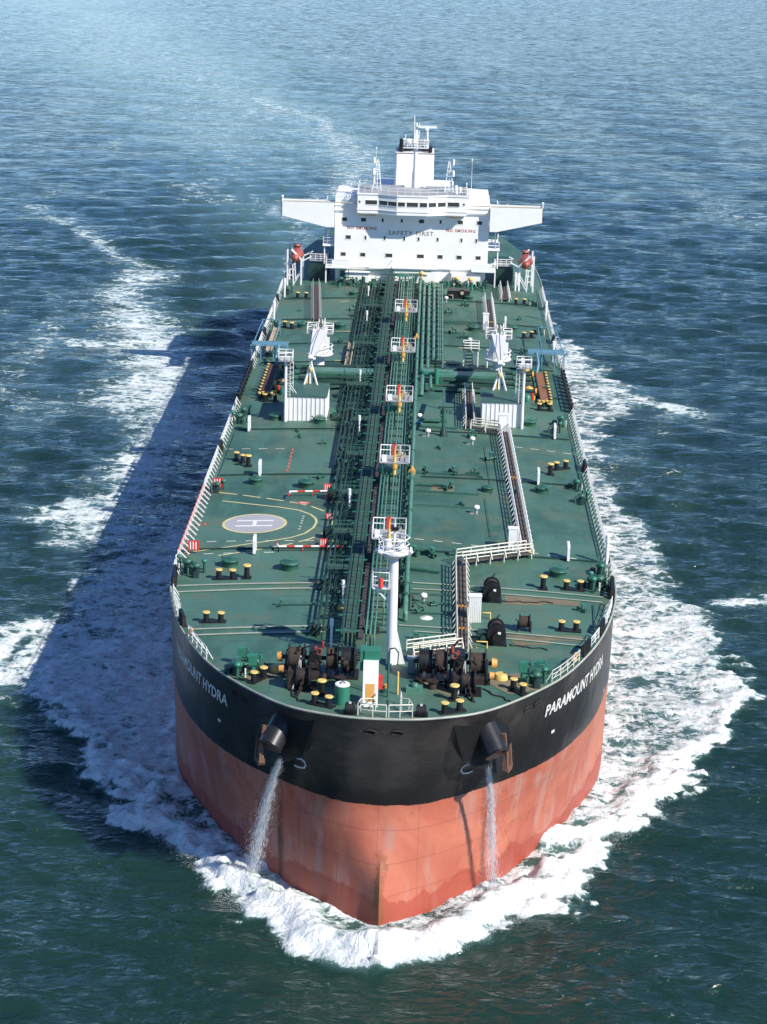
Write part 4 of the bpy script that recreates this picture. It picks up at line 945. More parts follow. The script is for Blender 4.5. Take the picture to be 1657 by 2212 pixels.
# ------------------------------------------------------------------ deck houses with jib rests and light masts
def house(side):
    X = lambda a: side*a
    t = bpy.data.objects.new('deck_house', None); C.objects.link(t); t.parent = ship
    x0, x1 = sorted((X(9.75), X(15.0)))
    b = MB(); b.box(x0, x1, 96.3, 103.2, 18.2, 21.55, 'white')
    n = 10
    for k in range(n): x = x0+.12+(x1-x0-.24)*k/(n-1); b.box(x-.05, x+.05, 96.22, 96.3, 18.4, 21.5, 'white')
    for k in range(9): y = 96.9+.75*k; b.box(x1, x1+.08, y-.05, y+.05, 18.4, 21.5, 'white')
    b.build('wall', t)
    b = MB(); b.box(x0-.12, x1+.12, 96.15, 103.4, 21.55, 21.68, 'roofgreen'); b.build('roof', t)
    b = MB(); xc = X(12.1); yr = 103.0      # crane jib rest
    b.bar((xc, yr, 21.6), (xc, yr, 25.0), .34, 'white'); b.bar((xc-.85, yr-.6, 21.6), (xc, yr-.1, 24.4), .2, 'white'); b.bar((xc+.85, yr-.6, 21.6), (xc, yr-.1, 24.4), .2, 'white'); b.box(xc-.6, xc+.6, yr-.3, yr+.3, 24.9, 25.05, 'white'); b.bar((xc-.5, yr+.1, 21.6), (xc-.45, yr+.1, 23.4), .3, 'yellow')
    b.build('jib_rest', t)
    b = MB(); xm = X(14.85)   # light mast at the outer corner
    b.cyl((xm, 96.0, 18.2), (xm, 96.0, 26.3), .2, 'white', .17, 12)
    for k in range(12): b.bar((xm-side*.35-.18, 96.1, 21.8+.38*k), (xm-side*.35+.18+.0, 96.1, 21.8+.38*k), .045, 'cream')
    b.bar((xm-side*.55, 96.1, 21.6), (xm-side*.55, 96.1, 26.2), .06, 'white'); b.bar((xm-side*.95, 95.9, 22.9), (xm-side*.95, 95.9, 26.2), .07, 'white')
    for k in range(5): b.tube([(xm-side*(.55+.42*math.sin(a)), 96.1-.5*math.cos(a)*.9-.1, 23.4+.65*k) for a in np.linspace(-.2, 3.3, 7)], .03, 'white', 4)
    b.bar((xm-side*.5, 96.2, 23.2), (xm-side*1.25, 97.6, 21.65), .09, 'white'); b.bar((xm-side*.2, 96.2, 23.2), (xm-side*.85, 97.9, 21.65), .09, 'white')
    for k in range(6): q = k/6; b.bar((xm-side*(.5+.75*q), 96.2+1.4*q, 23.2-1.5*q), (xm-side*(.2+.65*q), 96.2+1.7*q, 23.2-1.5*q), .05, 'white')
    b.build('light_mast', t)
    b = MB(); b.box(xm-.95, xm+.85, 95.3, 97.0, 26.2, 26.3, 'grey'); b.rail([(xm-.95, 95.3, 26.3), (xm+.85, 95.3, 26.3), (xm+.85, 97, 26.3), (xm-.95, 97, 26.3)], 'white', 1.1, .9, 2, .05, .08, closed=True)
    b.cyl((xm-.45, 95.2, 26.6), (xm-.45, 95.6, 26.7), .28, 'white', .2, 12); b.cyl((xm+.35, 95.2, 26.6), (xm+.35, 95.6, 26.7), .28, 'white', .2, 12); b.build('mast_platform', t)
    return t
for s_ in (-1, 1): house(s_)

# ------------------------------------------------------------------ hose handling cranes
def crane(side):
    t = bpy.data.objects.new('deck_crane', None); C.objects.link(t); t.parent = ship; t.location = (side*12.0 if side < 0 else 12.5, 123.0, 0)
    b = MB(); b.lathe((0, 0, 18.3), [(.95, 0), (.8, .9), (.62, 1.1), (.62, 2.2), (1.0, 2.6)], 'white', 20); b.build('pedestal', t)
    b = MB(); b.lathe((0, 0, 20.7), [(1.0, 0), (1.75, .25), (1.85, .4), (1.85, .5)], 'white', 24); b.rail([(1.8*math.cos(a), 1.8*math.sin(a), 21.2) for a in np.linspace(0, 6.28, 14)[:-1]], 'white', 1.1, 1.2, 2, .05, .08, closed=True); b.build('slewing_platform', t)
    b = MB(); b.lathe((0, 0, 21.1), [(1.25, 0), (1.2, 1.4), (1.05, 2.6), (.85, 3.4), (.4, 3.6)], 'white', 20); b.box(-1.0, .95, -.4, 1.0, 23.2, 24.5, 'white'); b.box(.5, 1.3, -1.0, .1, 21.3, 23.5, 'white'); b.cyl((.7, -1.25, 22.3), (.7, -1.15, 22.3), .12, 'black', .12, 8); b.build('crane_tower', t)
    for s in (-1, 1):
        c = MB(); c.box(min(s*.55, s*1.75), max(s*.55, s*1.75), -.8, .9, 24.0, 24.08, 'grey'); c.rail([(s*.55, -.8, 24.05), (s*1.75, -.8, 24.05), (s*1.75, .9, 24.05), (s*.55, .9, 24.05)], 'white', 1.15, .9, 2, .065, .09, closed=True); c.build('maintenance_platform', t)
    c = MB(); dx = (12.1*side)-t.location.x    # jib narrows towards its rest on the deck house
    w0, w1 = 1.0, .22; y0, y1 = -.4, -20.3; zt0, zt1, zb0, zb1 = 24.6, 25.35, 23.6, 25.05
    c.add([(-w0, y0, zt0), (w0, y0, zt0), (dx+w1, y1, zt1), (dx-w1, y1, zt1), (-w0*.9, y0, zb0), (w0*.9, y0, zb0), (dx+w1, y1, zb1), (dx-w1, y1, zb1)], [(0, 1, 2, 3), (7, 6, 5, 4), (0, 3, 7, 4), (1, 5, 6, 2), (3, 2, 6, 7), (0, 4, 5, 1)], 'white')
    c.cyl((dx-.3, y1-.1, 25.2), (dx+.3, y1-.1, 25.2), .3, 'white', .3, 12); c.tube([(0, -.6, 24.9), (dx*.7, -14, 25.7), (dx, y1, 25.6)], .05, 'black', 4); c.build('jib', t)
    c = MB(); c.cyl((dx, y1-.2, 25.0), (dx, y1-.2, 23.9), .04, 'black'); c.lathe((dx, y1-.2, 23.3), [(.08, 0), (.24, .12), (.24, .5), (.08, .65)], 'yellow', 10); c.build('hook', t)
    c = MB()
    for yy, zz in ((1.1, 24.4), (1.1, 25.2)): c.cyl((-.5, yy, zz), (.5, yy, zz), .22, 'tan', .22, 10)
    c.bar((-.45, .9, 24), (-.2, .9, 25.7), .12, 'white'); c.bar((.45, .9, 24), (.2, .9, 25.7), .12, 'white'); c.bar((.6, .4, 24.2), (.6, .4, 26.0), .14, 'white'); c.build('hoist_winch', t)
    return t
for s_ in (-1, 1): crane(s_)

# ------------------------------------------------------------------ raised walkways on the right and left
def walkway(pts, h, wdt=1.05, mat='white', r=.055, curved=True, gapped=()):
    t = bpy.data.objects.new('raised_walkway', None); C.objects.link(t); t.parent = ship
    b = MB(); P = [Vector((x, y, dz(x, y)+h)) for x, y in pts]; vs = []; nrm = []
    for i, p in enumerate(P):
        d = (P[min(i+1, len(P)-1)]-P[max(i-1, 0)]); d.z = 0; d.normalize(); n = Vector((-d.y, d.x, 0))*wdt/2; nrm.append(n); vs += [p+n, p-n, p+n-Vector((0, 0, .08)), p-n-Vector((0, 0, .08))]
    fs = []
    for i in range(len(P)-1): a = 4*i; fs += [(a, a+4, a+5, a+1), (a+2, a+3, a+7, a+6), (a, a+2, a+6, a+4), (a+1, a+5, a+7, a+3)]
    b.add(vs, fs, 'walk'); b.build('walkway_grating', t)
    for s in (1, -1):
        c = MB(); q = [p+n*s for p, n in zip(P, nrm)]
        c.rail(q, mat, 1.05, 1.6, 3, r, .09)
        for p, n in zip(q, nrm):
            c.bar(p+Vector((0, 0, .8)), p+n.normalized()*s*.35, .08, mat)
            if h > .25: c.bar(Vector((p.x, p.y, dz(p.x, p.y))), p, .1, mat)
        c.build('walkway_rail', t)
    return t
def ln(a, b_, step=1.7):
    n = max(1, round(math.dist(a, b_)/step)); return [(a[0]+(b_[0]-a[0])*i/n, a[1]+(b_[1]-a[1])*i/n) for i in range(n+1)]
walkway(ln((12.55, 92.6), (13.35, 45.2)), .35)
walkway(ln((13.6, 44.4), (6.5, 40.2)), .55, 1.1, 'cream')
walkway(ln((6.6, 39.4), (6.55, 15.9)), .35, 1.0, 'cream')
walkway(ln((6.2, 15.3), (1.9, 13.0)), .6, 1.2, 'cream')
walkway(ln((8.35, 113.0), (8.3, 94.2)), .35, 1.0); walkway(ln((8.6, 93.6), (12.2, 92.4)), .45, 1.0, 'cream')
walkway(ln((12.4, 176.5), (12.4, 151.6)), .35, 1.1); walkway(ln((15.3, 187.8), (15.3, 177)), .35, 1.2)
walkway(ln((-16.05, 185.5), (-14.35, 157)), .3, .95, 'grey', .03)
b = MB()
for x, y in ((13.1, 72), (6.6, 27.2), (6.6, 21), (12.4, 158)): b.bar((x-.5, y, dz(x, y)+.43), (x+.5, y, dz(x, y)+.43), .16, 'orange')
b.build('walkway_hatch_sill', ship)
b = MB(); b.bar((13.95, 45, 18.8), (6.6, 40.8, 18.9), .18, 'yellow'); b.build('walkway_kerb', ship)
# gallery over the lit-side manifold
b = MB(); b.box(7.8, 10.0, 127.6, 129.2, 21.0, 21.1, 'catwalk'); b.rail([(7.8, 127.6, 21.1), (10, 127.6, 21.1), (10, 129.2, 21.1), (7.8, 129.2, 21.1)], 'white', 1.1, 1.1, 3, .06, .08, closed=True)
for x in (7.9, 9.9): b.bar((x, 128.4, 18.5), (x, 128.4, 21), .16, 'white')
for k in range(9): b.box(8.1, 9.0, 127.4-.95*k, 127.9-.95*k, 20.9-.27*k, 20.97-.27*k, 'walk')
for x in (8.05, 9.05): b.bar((x, 127.6, 21), (x, 119, 18.6), .12, 'grey')
b.build('manifold_stair', ship)
# white lockers
def locker(x, y, sx, h, ribs, sy=.9, mat='white'):
    b = MB(); z = dz(x, y); b.cb(x, y, z, sx, sy, h, mat)
    for k in range(ribs): xx = x-sx/2+.08+(sx-.16)*k/max(1, ribs-1); b.box(xx-.025, xx+.025, y-sy/2-.035, y-sy/2, z+.08, z+h-.08, mat)
    b.box(x-sx/2-.05, x+sx/2+.05, y-sy/2-.05, y+sy/2+.05, z+h, z+h+.06, mat)
    return b.build('deck_locker', ship)
locker(12.05, 46.6, 1.05, 2.3, 2); locker(7.75, 24.4, 1.15, 2.5, 7); locker(11.55, 154.5, .9, 2.4, 2); locker(12.4, 93.2, 1.2, 2.4, 2, 1.2)
locker(2.1, 10.2, .7, 1.2, 0, mat='grey')
b = MB(); 
for x, y in ((8.5, 25.1), (8.0, 17.1)):
    z = dz(x, y); b.tube([(x-.2, y, z), (x-.2, y, z+.6), (x+.75, y, z+.6), (x+.75, y, z)], .07, 'yellow', 6)
b.build('yellow_hoop_guard', ship)
# white tubular masts at the deck edge
b = MB(); b.cyl((0, 0, 0), (0, 0, 2.7), .16, 'white', .2, 10); b.cyl((0, 0, 2.3), (0, 0, 3.1), .26, 'white', .22, 10); wm = b.build('navigation_post', ship)
for i, (x, y) in enumerate([(21.5, 44.2), (21.2, 164.6), (20.8, 135), (-21.0, 158), (17.2, 187), (-20.7, 177)]):
    o = wm if i == 0 else copy_tree(wm, ship); o.location = (x, y, dz(x, y))
# red and white barrier bars around the landing area
b = MB()
def stripes(a, c, h=.55):
    n = max(2, int(math.dist(a, c)/.75))
    for k in range(n):
        p = (a[0]+(c[0]-a[0])*k/n, a[1]+(c[1]-a[1])*k/n); q = (a[0]+(c[0]-a[0])*(k+1)/n, a[1]+(c[1]-a[1])*(k+1)/n)
        b.tube([(p[0], p[1], dz(*p)+h), (q[0], q[1], dz(*q)+h)], .11, 'red' if k % 2 else 'white', 7)
        if k % 3 == 0: b.bar((p[0], p[1], dz(*p)), (p[0], p[1], dz(*p)+h), .09, 'red')
stripes((-12, 63.0), (-5.3, 63.4)); stripes((-12, 63.0), (-12, 61.6)); stripes((-5.2, 63.4), (-5.05, 58)); b.build('barrier_rail', ship)
b = MB(); stripes((-11.8, 43.4), (-5.2, 43.6)); stripes((-11.8, 43.4), (-12.2, 44.8)); b.build('barrier_rail', ship)
# red striped signal boards and fire boxes
b = MB(); b.box(-.55, .55, -.08, .08, .35, 1.35, 'red')
for k in range(3): b.box(-.38+.28*k, -.26+.28*k, -.1, -.08, .45, 1.25, 'white')
b.bar((-.4, 0, 0), (-.4, 0, .4), .07, 'red'); b.bar((.4, 0, 0), (.4, 0, .4), .07, 'red'); sbx = b.build('striped_warning_board', ship)
for i, (x, y, s) in enumerate([(-20.3, 66.0, 1), (-20.4, 43.2, 1), (-7.9, 64.3, .8), (-7.3, 44.4, .8), (-7.2, 54.0, .6)]):
    o = sbx if i == 0 else copy_tree(sbx, ship); o.location = (x, y, dz(x, y)); o.scale = (s, s, s)

# ------------------------------------------------------------------ winches
def drum(b, x, y, z, L, r, mat, core='rope', n=20):
    """flanged mooring drum wound with rope; axis along x"""
    b.cyl((x-L/2, y, z), (x-L/2+.09, y, z), r, mat, r, n); b.cyl((x+L/2-.09, y, z), (x+L/2, y, z), r, mat, r, n)
    prof = []
    m_ = int(L/.12)
    for k in range(m_+1): prof.append((r*.72+(.035 if k % 2 else 0), -L/2+.09+(L-.18)*k/m_))
    b.lathe((x, y, z), prof, core, n, (1, 0, 0))
def side_winch(x, y):
    t = bpy.data.objects.new('mooring_winch', None); C.objects.link(t); t.parent = ship; t.location = (x, y, dz(x, y)); t.scale = (.85, .92, .85)
    b = MB(); b.cb(0, 0, 0, 2.2, 3.2, .18, 'black')
    for yy in (-1.4, -.2, 1.3): b.prism([(-.7, .15), (.7, .15), (.25, 1.35), (-.25, 1.35)], yy-.06, yy+.06, 'black', 'xz')
    b.build('winch_frame', t)
    def ydrum(b, yc, L, r, core):
        b.cyl((0, yc-L/2, 1.15), (0, yc-L/2+.08, 1.15), r, 'black', r, 20); b.cyl((0, yc+L/2-.08, 1.15), (0, yc+L/2, 1.15), r, 'black', r, 20)
        b.lathe((0, yc, 1.15), [(r*.75+(.04 if k % 2 else 0), -L/2+.08+(L-.16)*k/10) for k in range(11)], core, 20, (0, 1, 0))
    c = MB(); ydrum(c, -.8, 1.0, 1.0, 'black'); c.build('winch_drum', t); c = MB(); ydrum(c, .6, 1.3, .92, 'rope2'); c.build('winch_drum', t)
    c = MB(); c.box(-1.9, -.9, -.7, .6, .1, 1.1, 'dkgreen'); c.cyl((-1.4, -.7, .7), (-1.4, -1.3, .7), .3, 'dkgreen', .3, 12); c.build('winch_motor', t)
    c = MB(); c.cyl((.2, 1.4, .1), (.2, 1.6, 2.4), .07, 'dkgreen', .05, 6); c.bar((.0, 1.5, 2.0), (.45, 1.5, 2.3), .1, 'dkgreen'); c.build('brake_lever', t)
    c = MB(); c.cyl((0, -1.5, 1.15), (0, -2.1, 1.15), .38, 'black', .45, 14); c.box(.1, .4, -2.0, -1.8, 1.5, 1.7, 'white'); c.build('warping_head', t)
    return t
M['rope2'] = paint('brown_rope', (.055, .036, .028), .9, .35, (.04, .03, .02), .4, 7)
side_winch(9.5, 31.2); side_winch(9.6, 19.3)
t = bpy.data.objects.new('hose_reel', None); C.objects.link(t); t.parent = ship; t.location = (12.3, 22.6, dz(12.3, 22.6))
b = MB(); drum(b, 0, 0, .85, 1.0, .72, 'black', 'rope2'); b.build('reel_drum', t); b = MB(); b.prism([(-.5, 0), (.5, 0), (.1, .9), (-.1, .9)], -.65, -.55, 'rust', 'yz'); b.prism([(-.5, 0), (.5, 0), (.1, .9), (-.1, .9)], .55, .65, 'rust', 'yz'); b.tube([(-.6, .0, .9), (-1.0, .1, 1.1), (-1.1, .1, .9)], .05, 'tan', 5); b.build('reel_stand', t)
M['rusred'] = paint('faded_red_paint', (.36, .05, .035), .6, .3, (.05, .03, .02), .5, 5)
def windlass(side):
    """combined anchor windlass and mooring winch, drums across the deck and the chain gipsy ahead"""
    t = bpy.data.objects.new('anchor_windlass', None); C.objects.link(t); t.parent = ship; t.location = (side*5.6, 8.6, dz(side*5.6, 8.6))
    X = lambda a: side*a
    b = MB(); b.cb(0, 0, 0, 6.4, 2.2, .2, 'black')
    for x in (-3.0, -1.5, -.2, 1.1, 2.9): b.prism([(-.9, .15), (.9, .15), (.3, 1.6), (-.3, 1.6)], x-.07, x+.07, 'black', 'yz')
    b.cyl((-3.3, 0, 1.35), (3.3, 0, 1.35), .16, 'rust', .16, 12); b.build('winch_frame', t)
    for x, L, r, core in ((X(-2.3), 1.2, 1.22, 'black'), (X(-.95), 1.0, 1.1, 'rope2'), (X(2.1), 1.4, 1.05, 'rope2')):
        c = MB(); drum(c, x, 0, 1.35, L, r, 'black', core); c.build('winch_drum', t)
    c = MB(); c.box(min(X(.1), X(1.0)), max(X(.1), X(1.0)), -.9, .9, .3, 2.15, 'black'); c.box(min(X(.2), X(.9)), max(X(.2), X(.9)), -1.5, -.9, .4, 1.4, 'rust'); c.cyl((X(.5), -1.0, 1.5), (X(.5), -1.3, 1.5), .62, 'black', .55, 16); c.build('gearbox', t)
    c = MB(); c.cyl((X(-.1), .1, 2.1), (X(-.1), .1, 2.6), .12, 'rusred', .12, 8); c.tube([(X(.1)+.24*math.cos(a), -1.05, 2.2+.24*math.sin(a)) for a in np.linspace(0, 6.28, 13)], .045, 'rusred', 5); c.box(min(X(.3), X(.55)), max(X(.3), X(.55)), -.6, -.4, 2.15, 2.4, 'rusred'); c.build('brake_handwheel', t)
    c = MB(); c.cyl((X(3.3), 0, 1.35), (X(3.75), 0, 1.35), .42, 'orange', .34, 14); c.cyl((X(3.1), -1.5, .9), (X(3.5), -1.5, .9), .3, 'orange', .25, 12); c.cyl((X(3.0), -1.3, .2), (X(3.2), -1.5, .9), .1, 'rust'); c.build('warping_head', t)
    # chain gipsy and compressor in front, nearer to the hull
    c = MB(); gx, gy = X(1.3), -3.2
    c.cb(gx, gy, 0, 2.2, 2.0, .25, 'black'); c.cyl((gx-.6, gy, 1.0), (gx-.45, gy, 1.0), .95, 'black', .95, 18); c.cyl((gx+.45, gy, 1.0), (gx+.6, gy, 1.0), .95, 'black', .95, 18); c.cyl((gx-.5, gy, 1.0), (gx+.5, gy, 1.0), .6, 'rust', .6, 8)
    c.box(gx-1.3, gx-.75, gy-.6, gy+.6, .2, 1.5, 'rust'); c.bar((gx, gy+.9, .4), (gx-X(.3), -1.0, 1.3), .25, 'black'); c.build('chain_gipsy', t)
    c = MB()
    P = [Vector((gx, gy-.5, .9)), Vector((gx+X(.2), gy-1.4, .45)), Vector((gx+X(.45), gy-2.4, .2))]
    for a, e in zip(P, P[1:]):
        for k in range(4):
            q = a.lerp(e, (k+.5)/4); c.cb(q.x, q.y, q.z-.1, .28 if k % 2 else .12, .26, .12 if k % 2 else .28, 'rust')
    c.build('anchor_chain', t)
    c = MB(); c.bar((gx-.9, gy-1.0, .1), (gx-.3, gy+1.0, 2.2), .1, 'grey'); c.bar((gx-.2, gy-.9, .1), (gx-.3, gy+1.0, 2.2), .08, 'grey'); c.box(gx+.5, gx+1.3, gy-.4, gy+.3, .9, 1.3, 'rust'); c.lathe((X(-1.7), -2.6, 0), [(.4, 0), (.35, .5), (.3, .6), (.5, .65), (.5, .75)], 'rust', 12); c.build('brake_band', t)
    rr_ = random.Random(31+side); c = MB()
    for k in range(46):
        x = rr_.uniform(-3, 3); y = rr_.uniform(-2.6, 1.2); z = rr_.uniform(.2, 2.1); L = rr_.uniform(.3, 1.1); d = Vector((rr_.uniform(-1, 1), rr_.uniform(-1, 1), rr_.uniform(-.6, 1))).normalized()*L
        if k % 3: c.bar((x, y, z), Vector((x, y, z))+d, rr_.uniform(.06, .16), rr_.choice(['black', 'rust', 'black', 'rope']))
        else: c.cyl((x, y, z), (x+rr_.uniform(.1, .4), y, z), rr_.uniform(.15, .4), rr_.choice(['black', 'rust']), None, 10)
    c.build('windlass_linkage', t); t.scale = (1.0, 1.0, 1.15)
    return t
for s_ in (-1, 1): windlass(s_)

# ------------------------------------------------------------------ bow deck: panel, foremast, rails
b = MB(); zb = 18.95
b.add([(-1.82, .9, zb+.35), (-.58, .9, zb+.35), (-.58, 1.7, zb+4.2), (-1.82, 1.7, zb+4.2), (-1.82, 1.5, zb), (-.58, 1.5, zb), (-.58, 2.3, zb+4.2), (-1.82, 2.3, zb+4.2)], [(0, 1, 2, 3), (5, 4, 7, 6), (0, 3, 7, 4), (1, 5, 6, 2), (3, 2, 6, 7), (0, 4, 5, 1)], 'white')
pn = b.build('bow_control_stand', ship)
b = MB(); f_ = lambda x, u: (x, .9+.8*u-.02, zb+.35+3.85*u)
b.add([f_(-1.6, .16), f_(-.85, .14), f_(-.85, .52), f_(-1.6, .52)], [(0, 1, 2, 3)], 'orange'); b.build('orange_panel', pn)
b = MB(); b.box(-1.75, -.45, 1.9, 3.0, zb+4.2, zb+5.0, 'bright'); b.box(-2.1, -1.75, 2.0, 3.2, zb+3.2, zb+5.0, 'bright'); b.build('green_cabinet', pn)
b = MB(); b.box(-.58, -.22, 1.6, 2.0, zb+1.8, zb+2.9, 'red'); b.build('fire_box', pn)
b = MB(); b.cyl((-3.5, 1.6, 19.2), (-3.5, 1.6, 21.05), .62, 'bright', .62, 20); b.cyl((-3.5, 1.6, 21.05), (-3.5, 1.6, 21.14), .64, 'white', .6, 20); b.tube([(-3.7, 1.5, 21.1), (-3.5, 1.6, 21.4), (-3.3, 1.7, 21.15)], .05, 'black', 5); b.build('green_tank', ship)
b = MB(); b.cyl((.2, 3.4, 19.2), (.2, 3.4, 23.2), .09, 'green', .09, 8); b.tube([(.2, 3.4, 23.1), (.3, 3.4, 23.6), (.7, 3.4, 23.7), (1.0, 3.4, 23.3)], .08, 'green', 6); b.tube([(1.0, 3.4, 23.3), (.95, 3.4, 22.2)], .05, 'dkgreen', 5); b.build('green_davit_post', ship)
b = MB(); b.cyl((1.0, 4.2, 19.2), (1.0, 4.2, 21.3), .09, 'yellow', .09, 8); b.cb(2.4, 5.2, 19.1, 1.4, .9, .55, 'pipe'); b.lathe((2.4, 5.2, 19.6), [(.35, 0), (.35, .3), (.1, .4)], 'green', 10); b.cyl((-.2, 4.6, 19.2), (-.2, 4.6, 19.6), .2, 'dkgreen'); b.cyl((.0, 5.8, 19.1), (.0, 5.8, 19.5), .2, 'orange'); b.cyl((2.1, 1.9, 19.2), (2.1, 1.9, 19.35), .3, 'black'); b.build('bow_fittings', ship)
for x in (-2.75, 3.0):
    b = MB(); y = -.9; z = dz(x, y); b.cyl((x-.32, y, z+.5), (x+.32, y, z+.5), .5, 'black', .5, 16); b.cyl((x-.42, y, z+.5), (x-.32, y, z+.5), .3, 'black', .5, 16); b.cyl((x+.32, y, z+.5), (x+.42, y, z+.5), .5, 'black', .3, 16); b.cb(x, y, z, 1.1, .6, .3, 'black'); b.cyl((x, y-.1, z+.95), (x, y-.2, z+1.05), .12, 'grey'); b.build('bow_roller', ship)
b = MB()
b.rail([Vector((x, y, dz(x, y))) for x, y in ((-.7, 1.8), (-.72, -.1), (-1.9, -.2), (-2.1, -1.2), (-.9, -1.55), (.2, -1.65))], 'cream', 1.1, 1.2, 2, .045, .07)
b.rail([Vector((x, y, dz(x, y))) for x, y in ((.4, -1.6), (1.3, -1.5), (2.3, -1.3), (2.0, .0), (1.4, .2), (1.3, 1.8))], 'cream', 1.1, 1.2, 2, .045, .07); b.build('bow_rail', ship)
b = MB(); b.box(-1.7, 2.1, -1.75, -1.0, 19.42, 19.5, 'bright'); b.build('bow_step', ship)

fm = bpy.data.objects.new('foremast', None); C.objects.link(fm); fm.parent = ship; fm.location = (.3, 12.0, 0)
b = MB(); b.cyl((0, 0, 18.6), (0, 0, 29.0), .46, 'white', .40, 24)
b.add([(.3, -.05, 18.7), (1.25, -.05, 18.7), (.36, -.05, 22.4), (.3, .08, 18.7), (1.25, .08, 18.7), (.36, .08, 22.4)], [(0, 1, 2), (3, 5, 4), (0, 3, 4, 1), (1, 4, 5, 2), (0, 2, 5, 3)], 'white')
b.add([(-.05, -.4, 18.7), (-.05, -1.5, 18.7), (-.05, -.42, 20.6), (.08, -.4, 18.7), (.08, -1.5, 18.7), (.08, -.42, 20.6)], [(0, 2, 1), (3, 4, 5), (0, 1, 4, 3), (1, 2, 5, 4), (0, 3, 5, 2)], 'white')
for k in range(26): b.bar((-.2, .45, 19.2+.37*k), (.2, .45, 19.2+.37*k), .04, 'white')
b.build('mast_tube', fm)
b = MB(); b.lathe((0, 0, 28.6), [(.42, 0), (1.35, .55), (1.4, .62), (1.4, .8)], 'white', 18); b.rail([(1.3*math.cos(a), 1.3*math.sin(a), 29.4) for a in np.linspace(0, 6.28, 9)[:-1]], 'white', 1.1, 1., 2, .05, .08, closed=True)
for x, y in ((-1.5, -.3), (1.5, -.5), (1.45, .3), (-1.2, -.7)): b.cyl((x*.85, y, 29.2), (x, y*1.4, 29.5), .2, 'white', .16, 10)
b.build('mast_platform', fm)
b = MB(); b.cyl((0, .2, 29.4), (0, .2, 31.6), .14, 'white', .1, 10); b.box(-.32, .32, -.1, .5, 31.1, 31.4, 'black')
for x in (-.55, .55): b.cyl((x, -.2, 29.5), (x, -.2, 30.3), .27, 'white', .3, 14)
b.build('mast_light', fm)
b = MB(); b.box(-1.75, -.3, -.4, .6, 25.9, 26.0, 'white'); b.rail([(-.35, -.4, 26), (-1.75, -.4, 26), (-1.75, .6, 26), (-.35, .6, 26)], 'white', 1.4, 1., 2, .05, .09); b.bar((-1.6, 0, 25.9), (-.3, 0, 24.6), .12, 'white'); b.build('side_platform', fm)
b = MB(); b.cyl((-1.05, -.55, 26.1), (-1.05, -.35, 26.9), .22, 'red', .2, 10); b.cyl((-1.05, -.6, 26.3), (-1.05, -.55, 26.3), .1, 'black', .1, 8); b.build('red_fire_bell', fm)

# ------------------------------------------------------------------ superstructure
def hp_(mb, name, parent=None):
    if parent: return mb.build(name, parent)
    return mb.build(name, ship, (-.4, 0, 0))
M['whiteh'] = paint('white_house_paint', (.86, .85, .81), .45, .04, (.40, .26, .16), .10, .8, True)
b = MB(); W_ = 'whiteh'
b.box(-12.9, 12.9, 190, 205, 21.0, 31.3, W_); b.box(-10.9, 10.2, 190.4, 204, 18.0, 21.0, W_)
b.box(-13.1, 13.1, 189.85, 205.2, 31.3, 31.55, W_); b.box(-13.0, 13.0, 189.9, 205.1, 30.55, 30.68, W_)
b.box(-12.7, -11.9, 190.2, 191.2, 18.1, 21, W_); b.box(11.2, 12.6, 190.2, 191.2, 18.1, 21, W_)
bh = hp_(b, 'bridge_house')
# entrance porches and small annexes at the foot of the front
b = MB(); b.box(-10.8, -7.0, 188.6, 190.4, 18.1, 20.2, W_); b.box(-11, -6.8, 188.4, 190.4, 20.2, 20.35, W_); b.box(-2.8, 4.2, 188.6, 190, 18.1, 21.2, W_); b.box(-3.1, 4.5, 188.3, 190, 21.2, 21.35, W_); b.box(6.7, 11.8, 189.0, 190.4, 18.1, 20.6, W_)
b.box(-7.0, -3.0, 189.4, 190, 20.9, 21.05, W_); b.rail([(-3.1, 188.35, 21.35), (4.5, 188.35, 21.35)], 'white', 1.0, 1.3, 2, .04, .06); b.box(7.1, 8.2, 188.9, 189.0, 19.0, 19.9, 'linered'); b.bar((-4.2, 189.8, 21), (-3.0, 188.9, 22.6), .09, 'white'); hp_(b, 'entrance_porch')
